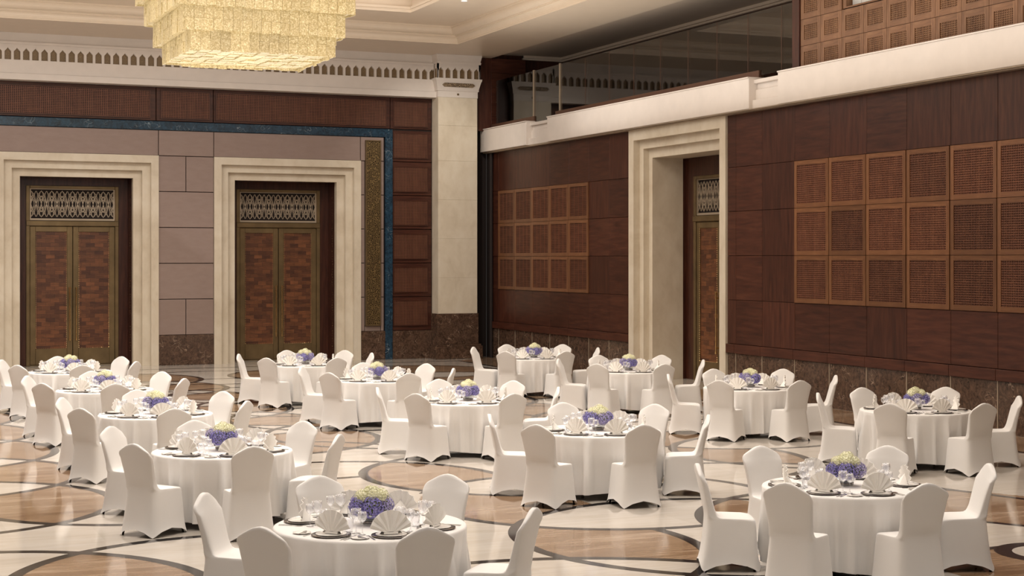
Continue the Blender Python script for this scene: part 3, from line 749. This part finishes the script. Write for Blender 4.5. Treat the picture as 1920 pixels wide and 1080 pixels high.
ringprof(q, TX0, TX1, TY0, TY1+.0, prof)
ringprof(q, TX0+2.1, TX1-2.1, TY0+2.1, TY1-2.1, [(0, 9.02), (0, 9.10), (.03, 9.10), (.03, 9.16), (-.05, 9.16), (-.05, 9.35), (.25, 9.5), (.25, 9.62)])
q.poly([(TX0+2.35, TY0+2.35, 9.62), (TX0+2.35, TY1-2.35, 9.62), (TX1-2.35, TY1-2.35, 9.62), (TX1-2.35, TY0+2.35, 9.62)])
tag(q.build('ceiling', 'ceiling_paint'), 'stepped taupe coffered ceiling with moulded edges', 'ceiling', kind='structure')
# recessed downlights
def downlight():
    r = empty('downlight'); b = MB(); b.lathe([(.10, 0), (.10, -.012), (.075, -.014), (.07, 0), (.07, .03)], 20); b.build('trim_ring', 'cream_paint', r, True)
    b = MB(); b.lathe([(.07, -.004), (.0, -.006)], 20); b.build('lens', 'lamp', r, True); return r
dl0 = downlight(); dl_spots = [(13.95, 35.0), (13.95, 31.6), (13.95, 28.2), (13.95, 24.8), (13.95, 21.4)]+[(10.6, 38.2), (7.2, 38.2), (3.8, 38.2)]
dl_names = ['nearest the corner pilaster', 'second along the gallery side', 'third along the gallery side']
for i, nm in enumerate(dl_names):
    dd = dl0 if i == 0 else link_copy(dl0)
    dd.location = (*dl_spots[i], 9.02)
    tag(dd, 'small round recessed ceiling downlight, '+nm, 'downlight', 'recessed ceiling downlights')
for (x, y) in dl_spots:
    d = bpy.data.lights.new('downlight_and_fill_spot', 'SPOT'); d.energy = 160; d.spot_size = R(95); d.spot_blend = .8; d.color = (1, .88, .72); d.shadow_soft_size = .07
    o = bpy.data.objects.new('downlight_and_fill_spot', d); o.location = (x, y, 8.98); C.objects.link(o)

for x, y, tx, ty, p in ((14.2, 37.5, 16.3, 41.6, 520), (13.9, 33, 17.4, 34, 120)):      # added spots without fixtures, brightening the pilaster and right wall
    d = bpy.data.lights.new('downlight_and_fill_spot', 'SPOT'); d.energy = p; d.spot_size = R(80); d.spot_blend = 1; d.color = (1, .93, .82); d.shadow_soft_size = .1
    o = bpy.data.objects.new('downlight_and_fill_spot', d); o.location = (x, y, 8.85); o.rotation_euler = Vector((tx-x, ty-y, -4.6)).to_track_quat('-Z', 'Y').to_euler(); C.objects.link(o)

# ------------------------------------------------------------------ chandelier
CX0, CX1, CY0, CY1, CZ = 5.90, 8.58, 27.96, 30.5, 6.57
chx, chy = (CX0+CX1)/2, (CY0+CY1)/2
ch = empty('chandelier', (chx, chy, CZ)); tag(ch, 'stepped rectangular gold crystal chandelier hanging in tiers', 'chandelier')
hx, hy = (CX1-CX0)/2, (CY1-CY0)/2
rc = random.Random(11)
ZT = [0, .34, .76, 1.18, 1.6, 2.0, 2.4]
for t in range(6):
    g = .145*t; ax_, ay_ = hx+g, hy+g; z0 = ZT[t]; z1 = z0+.62
    b = MB()
    for side in range(4):
        L = (ax_ if side % 2 == 0 else ay_)*2; n = int(L/.17)
        for i in range(n):
            for row in range(3):
                u0 = -L/2+L*i/n+.003; u1 = -L/2+L*(i+1)/n-.003
                za = z0+(z1-z0)*row/3 + (rc.uniform(-.018, .018) if row == 0 else .002); zb = z0+(z1-z0)*(row+1)/3
                dd = rc.uniform(0, .022); tn = random.Random(t*977+side*131+i//2).random()*.75+rc.random()*.25
                if side == 0: b.box(u0, u1, -ay_-dd, -ay_-dd+.018, za, zb, 0, tn)
                elif side == 2: b.box(u0, u1, ay_+dd-.018, ay_+dd, za, zb, 0, tn)
                elif side == 1: b.box(ax_+dd-.018, ax_+dd, u0, u1, za, zb, 0, tn)
                else: b.box(-ax_-dd, -ax_-dd+.018, u0, u1, za, zb, 0, tn)
    tier = b.build('crystal_tier', 'crystal', ch)
    b = MB()
    if t == 0:
        n = 12
        for i in range(n):
            for j in range(n):
                x0 = -ax_+.03+(2*ax_-.06)*i/n; y0 = -ay_+.03+(2*ay_-.06)*j/n
                b.box(x0+.01, x0+(2*ax_-.06)/n-.01, y0+.01, y0+(2*ay_-.06)/n-.01, .03+rc.uniform(0, .03), .3, 0, rc.random())
        b.build('bottom_crystals', 'crystal', tier)
    else:
        gi = g-.145; ix, iy = hx+gi+.02, hy+gi+.02
        z = z0+.03
        for xa, xb, ya, yb in ((-ax_+.02, ax_-.02, -ay_+.02, -iy), (-ax_+.02, ax_-.02, iy, ay_-.02), (-ax_+.02, -ix, -iy, iy), (ix, ax_-.02, -iy, iy)): b.box(xa, xb, ya, yb, z, z+.03, 0, .6)
        b.build('tier_underside', 'crystal', tier)
b = MB(); b.tube((0, 0, 2.9), (0, 0, 9.62-CZ), .06, 12); b.box(-1.3, 1.3, -1.2, 1.2, 2.85, 2.95); b.build('canopy_frame', 'brass', ch)

# ------------------------------------------------------------------ banquet chair
NR = 56
def sgnp(v, e): return math.copysign(abs(v)**e, v)
def chair_rings():
    rings = []      # each ring: list of points; region tag
    def ring(z, w_, yb, yf, n=6.5, hem=0, crown=0, bulge=0, side=0, zr=None):
        pts = []
        for i in range(NR):
            a = 2*PI*i/NR; cx, sy = sgnp(math.cos(a), 2/n), sgnp(math.sin(a), 2/n)
            # front narrower when the side value is set
            ww = w_*(1-side*max(sy, 0))
            x = ww*cx; y = (yb+yf)/2+(yf-yb)/2*sy
            zz = z if zr is None else z+(zr-z)*((1-sy)/2)**1.5
            if hem: 
                e = min(abs(abs(cx)-1), abs(abs(sy)-1)); m_ = max(0, 1-(min(abs(cx), abs(sy))/.9)**2)
                zz += hem*m_
            if crown: zz += crown*(1-(x/.24)**2)*(1 if sy > -.5 else 1)
            if bulge: y += bulge*(1-cx*cx)*(-1 if sy < 0 else 0)
            pts.append((x, y, zz))
        rings.append(pts)
    for z, w_, yb, yf, hm in ((.003, .256, -.284, .268, .078), (.04, .248, -.272, .259, .066), (.10, .239, -.260, .250, .042), (.18, .231, -.249, .244, .018), (.27, .223, -.238, .239, .004), (.36, .214, -.229, .234, 0), (.42, .208, -.224, .230, 0)):
        ring(z, w_, yb, yf, hem=hm, bulge=.0)
    k_skirt = len(rings)-1
    ring(.455, .206, -.223, .224, zr=.44); ring(.468, .204, -.2225, .205, side=-.01, zr=.452); ring(.475, .202, -.222, .16, side=-.01, zr=.464); ring(.478, .200, -.2215, .06, side=-.01, zr=.476); ring(.479, .198, -.2215, -.04, zr=.488)
    ring(.483, .197, -.222, -.09, zr=.498); ring(.497, .195, -.223, -.118, zr=.510); ring(.523, .192, -.2255, -.134, zr=.525)
    k_seat = len(rings)-1
    for z, w_, yb, yf in ((.56, .194, -.229, -.148), (.62, .197, -.240, -.165), (.68, .203, -.252, -.182), (.74, .210, -.265, -.200), (.80, .216, -.277, -.218)):
        ring(z, w_, yb, yf, n=5, bulge=.012)
    # crown: columns end on the arched top line
    def top(x, f, w_, yb, yf, n):
        pts = []
        for i in range(NR):
            a = 2*PI*i/NR; cx, sy = sgnp(math.cos(a), 2/n), sgnp(math.sin(a), 2/n)
            xx = w_*cx; u = abs(xx)/.222
            u = min(u, 1); zt = .958-.030*(1-math.cos(PI*u))-.022*u*u-.026*u**10
            z = .80+(zt-.80)*f; y = (yb+yf)/2+(yf-yb)/2*sy
            y += .012*(1-cx*cx)*(-1 if sy < 0 else 0)
            pts.append((xx, y, z))
        rings.append(pts)
    top(0, .30, .218, -.285, -.234, 5); top(0, .6, .216, -.295, -.252, 5); top(0, .85, .211, -.300, -.264, 4.5); top(0, .96, .203, -.302, -.272, 3.5); top(0, 1.0, .195, -.296, -.280, 3)
    return rings, k_skirt, k_seat
def make_chair():
    rings, ks, kt = chair_rings()
    V = [p for r in rings for p in r]; F = []; reg = []
    for j in range(len(rings)-1):
        for i in range(NR):
            i2 = (i+1) % NR; F.append((j*NR+i, j*NR+i2, (j+1)*NR+i2, (j+1)*NR+i)); reg.append(0 if j < ks else (1 if j < kt else 2))
    last = (len(rings)-1)*NR
    # close the crown with strips between front and back points of equal x
    for i in range(NR//2):
        a, b_ = last+i, last+i+1; c, d_ = last+(NR-i-1) % NR, last+(NR-i) % NR
        if len({a, b_, c, d_}) == 4: F.append((a, b_, c, d_)); reg.append(2)
    # seat surface under the back (the rear points of rings ks..kt stay together, so nothing is open)
    me = bpy.data.meshes.new('t'); me.from_pydata(V, [], F); me.polygons.foreach_set('use_smooth', [True]*len(F)); me.update()
    vn = [tuple(v.normal) for v in me.vertices]
    bpy.data.meshes.remove(me)
    root = empty('banquet_chair')
    for rid, nm in ((0, 'skirt'), (1, 'seat'), (2, 'backrest')):
        fs = [f for f, r in zip(F, reg) if r == rid]; ids = sorted({i for f in fs for i in f}); mp = {a: i for i, a in enumerate(ids)}
        m2 = bpy.data.meshes.new(nm); m2.from_pydata([V[i] for i in ids], [], [[mp[i] for i in f] for f in fs])
        m2.polygons.foreach_set('use_smooth', [True]*len(fs)); m2.materials.append(M['spandex']); m2.update()
        m2.normals_split_custom_set_from_vertices([vn[i] for i in ids])
        o = bpy.data.objects.new(nm, m2); C.objects.link(o); o.parent = root
    for sx in (-1, 1):
        for y in (-.21, .20):
            b = MB(); b.tube((sx*.210, y*1.08-.010, 0), (sx*.150, y*.75, .42), .011, 8); b.build('leg', 'leg_metal', root, True)
    return root
chair0 = make_chair()

# ------------------------------------------------------------------ tables
TABLES = [
('T1',3.91,11.81,[(1.41, 144), (1.47, -140), (1.42, -92), (1.37, -43), (1.51, 45), (1.42, 90)]),
('T2',3.94,17.02,[(1.47, 135), (1.33, -145), (1.47, -91), (1.28, -35), (1.35, 33), (1.29, 91)]),
('T3',4.04,21.38,[(1.28, 149), (1.51, -139), (1.53, -92), (1.28, -38), (1.38, 36), (1.57, 89)]),
('T4',4.04,25.64,[(1.3, 147), (1.44, -139), (1.49, -93), (1.39, -38), (1.34, 37), (1.41, 90)]),
('T5',4.09,30.02,[(1.3, 149), (1.42, -137), (1.42, -89), (1.3, -36), (1.29, 36), (1.28, 92)]),
('T6',8.64,30.14,[(1.28, 155), (1.28, -140), (1.36, -80), (1.29, -6), (1.44, 40), (1.41, 90)]),
('T7',8.70,25.89,[(1.37, 146), (1.36, -145), (1.44, -87), (1.33, -30), (1.34, 30), (1.41, 82)]),
('T8',8.63,21.50,[(1.31, 161), (1.29, -145), (1.28, -83), (1.28, -24), (1.37, 37), (1.58, 85)]),
('T9',8.60,17.16,[(1.33, 159), (1.49, -145), (1.35, -94), (1.28, -29), (1.51, 34), (1.55, 81)]),
('T14',8.59,12.07,[(1.37, 156), (1.46, -145), (1.32, -95), (1.34, -23), (1.58, 39), (1.49, 89)]),
('T10',13.63,30.23,[(1.35, 140), (1.29, -140), (1.31, -85), (1.38, -16), (1.58, 42), (1.53, 89)]),
('T11',13.70,26.08,[(1.28, 145), (1.28, -143), (1.35, -89), (1.4, -25), (1.58, 38), (1.48, 86)]),
('T12',13.74,21.91,[(1.28, 151), (1.28, -143), (1.28, -87), (1.38, -28), (1.56, 37), (1.43, 84)]),
('T13',13.81,17.76,[(1.33, 142), (1.45, -141), (1.4, -89), (1.4, -30), (1.56, 36), (1.34, 87)]),
]
WHERE = dict(T1='front table of the left row', T2='second table of the left row', T3='third table of the left row', T4='fourth table of the left row', T5='rearmost table of the left row',
             T14='front table of the middle row', T9='second table of the middle row', T8='third table of the middle row', T7='fourth table of the middle row', T6='rearmost table of the middle row',
             T13='front table of the right row', T12='second table of the right row', T11='third table of the right row', T10='rearmost table of the right row')
SEATS = ['left side', 'near left', 'near right', 'right side', 'far right', 'far left']
ZT_ = .752
TR = .76
RMIN = 1.34      # nearest chair-back distance from a table centre
def cloth(seed, seats):
    rr = random.Random(seed); b = MB(); n = 200
    fold = [(rr.uniform(.6, 1), k_, rr.uniform(0, 6.28)) for k_ in (11, 15, 22, 31)]
    rows_ = [(0, .752), (.25, .752), (.5, .752), (.7, .752), (.745, .750), (.757, .744), (.762, .732)] + [(None, z) for z in (.68, .60, .50, .40, .30, .20, .12, .085)]
    k0 = len(b.v)
    for r, z in rows_:
        for i in range(n):
            a = 2*PI*i/n
            if r is not None: rad = r; zz = z
            else:
                t = (.74-z)/.65
                f = sum(am*(.9-2*abs(math.sin((kk*a+ph+.3*math.sin(2*a+ph))/2))**.8) for am, kk, ph in fold)/2.6
                f = max(-.5, min(.8, f+.12))
                rad = .762+.030*t+.145*f*min(1, t*1.5+.2)*(.45+.55*min(1, t*1.5))
                zz = z+(.02*math.sin(3*a+seed) if z < .15 else 0)
                zz += (.012*f if z < .15 else 0)
                for rs_, an_ in seats:      # seats press into the cloth
                    da = abs((math.degrees(a)-an_+180) % 360-180)
                    if da < 19 and z < .5:
                        lim = (max(rs_, RMIN)-.30-.25-(.03 if z < .15 else 0))/max(.9, math.cos(math.radians(da)))
                        kx = min(1, (19-da)/6); rad = rad+(min(rad, lim)-rad)*kx
            b.v.append((rad*math.cos(a), rad*math.sin(a), zz))
    for j in range(len(rows_)-1):
        for i in range(n):
            i2 = (i+1) % n
            if j == 0:
                if i == 0: pass
            b.face([k0+j*n+i, k0+j*n+i2, k0+(j+1)*n+i2, k0+(j+1)*n+i])
    return b
tb = empty('banquet_table')
b = MB(); b.lathe([(0, .715), (.74, .715), (.752, .72), (.752, .742), (.74, .747), (0, .747)], 48); b.build('tabletop', 'leg_metal', tb)
for sx in (-1, 1):
    for sy in (-1, 1):
        b = MB(); b.tube((sx*.42, sy*.35, 0), (sx*.40, sy*.33, .715), .018, 10); b.build('leg', 'leg_metal', tb)
    b = MB(); b.tube((sx*.41, -.34, .18), (sx*.41, .34, .18), .012, 8); b.tube((sx*.405, -.335, .66), (sx*.405, .335, .66), .012, 8); b.build('leg_brace', 'leg_metal', tb)

# flowers
def head(name, mat_, r, n, seed):
    rr = random.Random(seed); b = MB(); ga = PI*(3-math.sqrt(5))
    b.lathe([(0, -r*.78)]+[(r*.78*math.cos(t), r*.78*math.sin(t)) for t in (-1.1, -.6, 0, .6, 1.1)]+[(0, r*.78)], 12, 1)
    for i in range(n):
        z = 1-2*(i+.5)/n; rad = math.sqrt(1-z*z); a = ga*i
        d = Vector((rad*math.cos(a), rad*math.sin(a), z)); p = d*r*rr.uniform(.88, 1.06)
        u = d.orthogonal().normalized(); v = d.cross(u); rot = rr.uniform(0, PI); s = r*.20*rr.uniform(.85, 1.2)
        for k_ in range(4):
            t = rot+k_*PI/2; e = (u*math.cos(t)+v*math.sin(t)); f_ = (u*math.cos(t+PI/2)+v*math.sin(t+PI/2))
            b.poly([p-d*s*.25, p+e*s*.55-f_*s*.42+d*s*.1, p+e*s*1.05+d*s*.05, p+e*s*.55+f_*s*.42+d*s*.2], 0)
    return b.build(name, [mat_, 'leaf' if mat_ != 'petal_cream' else mat_])
H1 = head('hydrangea_bloom', 'petal_blue', .073, 120, 1); H2 = head('hydrangea_bloom', 'petal_lilac', .070, 110, 2); H3 = head('hydrangea_bloom', 'petal_cream', .064, 100, 3)
vb = MB(); vb.lathe([(.0, .0), (.068, .0), (.074, .01), (.080, .05), (.085, .105), (.082, .105), (.077, .05), (.070, .014), (0, .012)], 28)
vase0 = vb.build('vase', 'vase_glass', None, True)
vb = MB(); vb.lathe([(.0715, .012), (.0755, .014), (.078, .034), (.074, .036)], 28); band0 = vb.build('vase_band', 'charger', None, True)
def arrangement(rot):
    r = empty('flower_centrepiece')
    for o in (vase0, band0):
        c = o.copy(); C.objects.link(c); c.parent = r
    lst = [(H1, .100, -95, .145), (H2, .112, -20, .15), (H1, .108, 50, .15), (H2, .108, 122, .155), (H1, .114, 198, .15),
           (H3, .062, 75, .222), (H3, .078, -25, .212), (H3, .074, 200, .215), (H3, .056, -85, .222), (H3, .012, 0, .245)]
    for src, rad, an, z in lst:
        c = src.copy(); C.objects.link(c); c.parent = r; a = R(an+rot); c.location = (rad*math.cos(a), rad*math.sin(a), z)
        c.rotation_euler = (random.uniform(0, 3), random.uniform(0, 3), random.uniform(0, 6)); s = random.uniform(.98, 1.16); c.scale = (s, s, s*.95)
        c['label'] = {H1: 'violet-blue hydrangea bloom', H2: 'lilac hydrangea bloom', H3: 'cream-green hydrangea bloom'}[src]
    return r
# place setting masters (local +Y points towards the seat)
def plate_mb(r, rim, h, m=0):
    b = MB(); b.lathe([(0, 0), (r*.6, 0), (r*.68, .002), (r, h), (r*.995, h+.003), (r*.70, .006), (r*.62, .004), (0, .004)], 36, m); return b
charger0 = plate_mb(.152, .05, .010).build('charger_plate', 'charger', None, True)
plate0 = plate_mb(.118, .04, .010).build('dinner_plate', 'porcelain', None, True)
bread0 = plate_mb(.070, .03, .009).build('bread_plate', 'porcelain', None, True)
def napkin():
    b = MB(); K = 7; n = 2*K; rad = .178
    for side in (0, 1):
        k0 = len(b.v); d = .0025*(1 if side else -1)
        for i in range(n+1):
            a = R(14+152*i/n); y = (.011 if i % 2 else -.011)
            b.v.append((.034*math.cos(a), d, .006+.012*math.sin(a))); 
            b.v.append((rad*.5*math.cos(a)*1.0, y*.55+d, .004+rad*.5*math.sin(a))); rr = rad*(1.0 if i % 2 else .975)
            b.v.append((rr*math.cos(a)*.95, y+d-.006, .004+rr*math.sin(a)))
        for i in range(n):
            for j in (0, 1):
                f = [k0+3*i+j, k0+3*i+j+1, k0+3*(i+1)+j+1, k0+3*(i+1)+j]; b.face(f if side else f[::-1])
    m_ = 3*(n+1)
    for i in range(n): b.face([3*i+2, 3*(i+1)+2, m_+3*(i+1)+2, m_+3*i+2])
    # folded stand behind
    b.poly([(-.09, -.004, .002), (.09, -.004, .002), (.05, -.075, .002), (-.05, -.075, .002)]); b.poly([(0, -.006, .10), (-.05, -.075, .002), (.05, -.075, .002)]); b.poly([(0, -.006, .10), (-.09, -.004, .002), (-.05, -.075, .002)]); b.poly([(0, -.006, .10), (.05, -.075, .002), (.09, -.004, .002)])
    # folded base band
    b.box(-.055, .055, -.007, .010, 0, .014)
    return b.build('napkin', 'napkin')
napkin0 = napkin()
def cutlery(kind):
    b = MB()
    def bar(pts):
        for (y0, w0), (y1, w1) in zip(pts, pts[1:]):
            n = len(b.v); z = .0035
            b.v += [(-w0, y0, z), (w0, y0, z), (w1, y1, z), (-w1, y1, z), (-w0, y0, 0), (w0, y0, 0), (w1, y1, 0), (-w1, y1, 0)]
            for f in ((0, 1, 2, 3), (0, 4, 5, 1), (1, 5, 6, 2), (2, 6, 7, 3), (3, 7, 4, 0)): b.face([n+i for i in f])
    if kind == 'fork':
        bar([(.10, .007), (.06, .008), (0, .004), (-.035, .004), (-.05, .011), (-.06, .012)])
        for x in (-.0095, -.0032, .0032, .0095):
            b.box(x-.0018, x+.0018, -.10, -.058, 0, .0035)
    elif kind == 'knife': bar([(.11, .007), (.05, .008), (.02, .006), (.015, .009), (-.06, .010), (-.10, .007), (-.115, .002)])
    elif kind == 'spoon': bar([(.10, .007), (.06, .008), (0, .004), (-.04, .004), (-.05, .014), (-.07, .020), (-.09, .017), (-.10, .006)])
    else: bar([(.075, .005), (.03, .006), (.0, .004), (-.01, .008), (-.05, .009), (-.07, .003)])
    return b.build({'fork': 'fork', 'knife': 'knife', 'spoon': 'spoon'}.get(kind, 'butter_knife'), 'silver')
cut = {k_: cutlery(k_) for k_ in ('fork', 'knife', 'spoon', 'butter_knife')}
def goblet(name, h, rb, bowl_h):
    r = empty(name); zs_ = h-bowl_h
    b = MB(); b.lathe([(.006, zs_), (rb*.55, zs_+bowl_h*.10), (rb*.92, zs_+bowl_h*.35), (rb, zs_+bowl_h*.6), (rb*.93, h), (rb*.91, h), (rb*.97, zs_+bowl_h*.6), (rb*.88, zs_+bowl_h*.36), (rb*.5, zs_+bowl_h*.13), (0, zs_+.004)], 20); b.build('bowl', 'glass', r, True)
    b = MB(); b.lathe([(0, .0), (rb*.85, .0), (rb*.85, .003), (.008, .010), (.004, .03), (.004, zs_-.01), (.007, zs_)], 16); b.build('stem', 'glass', r, True); return r
def tumbler():
    b = MB(); b.lathe([(0, 0), (.030, 0), (.036, .05), (.042, .11), (.040, .11), (.034, .05), (.028, .008), (0, .008)], 20); return b.build('water_tumbler', 'glass', None, True)
g1 = goblet('water_goblet', .19, .042, .095); g2 = goblet('wine_glass', .175, .034, .08)
def flat_copy(root, nm):
    """single-mesh version of a goblet for distant tables"""
    b = MB(); me = []
    for c in root.children:
        k0 = len(b.v); b.v += [tuple(v.co) for v in c.data.vertices]
        for p in c.data.polygons: b.face([k0+i for i in p.vertices])
    return b.build(nm, 'glass', None, True)
g1f = flat_copy(g1, 'water_goblet'); g2f = flat_copy(g2, 'wine_glass')
tumb0 = tumbler()

first_use = {}
def place(src, loc, rz, label, cat, group):
    if src.name not in first_use and src not in (H1, H2, H3): first_use[src.name] = 1; o = src; o.location = loc; o.rotation_euler = (0, 0, rz)
    else: o = link_copy(src, None, loc, rz)
    for k_ in ('label', 'category', 'group'):
        if k_ in o: del o[k_]
    tag(o, label, cat, group); return o
NEAR = {'T1', 'T2', 'T9', 'T14'}
for ti, (tn, cx, cy, seats) in enumerate(TABLES):
    W = WHERE[tn]
    place(tb, (cx, cy, 0), .4*ti, 'round folding table hidden under the cloth, '+W, 'table', 'round banquet tables')
    cm = cloth(ti*3+1, seats).build('tablecloth', 'linen', None, True); cm.location = (cx, cy, 0)
    tag(cm, 'white floor-length cloth on the '+W, 'tablecloth', 'white round tablecloths')
    fr = arrangement(37*ti % 360 if tn != 'T1' else -4); fr.location = (cx, cy, ZT_+.001)
    tag(fr, 'violet and cream hydrangea centrepiece on the '+W, 'flowers', 'hydrangea centrepieces')
    for (rad, an), seat in zip(seats, SEATS):
        rad = max(rad, RMIN); a = R(an); sx, sy = cx+(rad-.30)*math.cos(a), cy+(rad-.30)*math.sin(a)
        place(chair0, (sx, sy, 0), a+PI/2, 'white covered banquet chair at the %s of the %s' % (seat, W), 'chair', 'covered chairs around the banquet tables')
        # settings: direction t outwards, s to the diner's right (diner looks inwards)
        t = Vector((math.cos(a), math.sin(a), 0)); s_ = Vector((-math.sin(a), math.cos(a), 0)); rz = a-PI/2
        def P(d, o_, z=0): q_ = Vector((cx, cy, ZT_+z))+t*d+s_*o_; return tuple(q_)
        tail = '%s seat of the %s' % (seat, W)
        sh = W.replace(' table of the ', ', ').replace(' row', ' row')
        place(charger0, P(.56, 0), rz, 'grey metal charger at the '+tail, 'plate', 'charger plates')
        place(plate0, P(.56, 0, .0065), rz, 'white dinner plate at the '+tail, 'plate', 'dinner plates')
        place(napkin0, P(.555, 0, .0155), rz+random.uniform(-.15, .15), 'fan-folded napkin at the '+tail, 'napkin', 'fan-folded napkins')
        place(bread0, P(.585, -.248), rz, 'small bread plate at the '+tail, 'plate', 'bread plates')
        place(cut['butter_knife'], P(.585, -.236, .010), rz+.2, 'butter knife at the '+tail, 'butter knife', 'butter knives')
        place(cut['fork'], P(.585, -.165), rz, 'fork at the '+tail, 'fork', 'forks')
        place(cut['knife'], P(.585, .170), rz, 'table knife at the '+tail, 'knife', 'table knives')
        place(cut['spoon'], P(.59, .200), rz, 'soup spoon at the '+tail, 'spoon', 'soup spoons')
        near = tn in NEAR
        place(g1 if near else g1f, P(.40, .12), rz, 'large water goblet at the '+tail, 'glass', 'water goblets')
        place(g2 if near else g2f, P(.43, .195), rz, 'slim wine glass at the '+tail, 'glass', 'wine glasses')
        place(tumb0, P(.37, .035), rz, 'short tumbler at the '+tail, 'glass', 'water tumblers')
# remove the unused building stock
for o in (H1, H2, H3, vase0, band0): bpy.data.objects.remove(o)
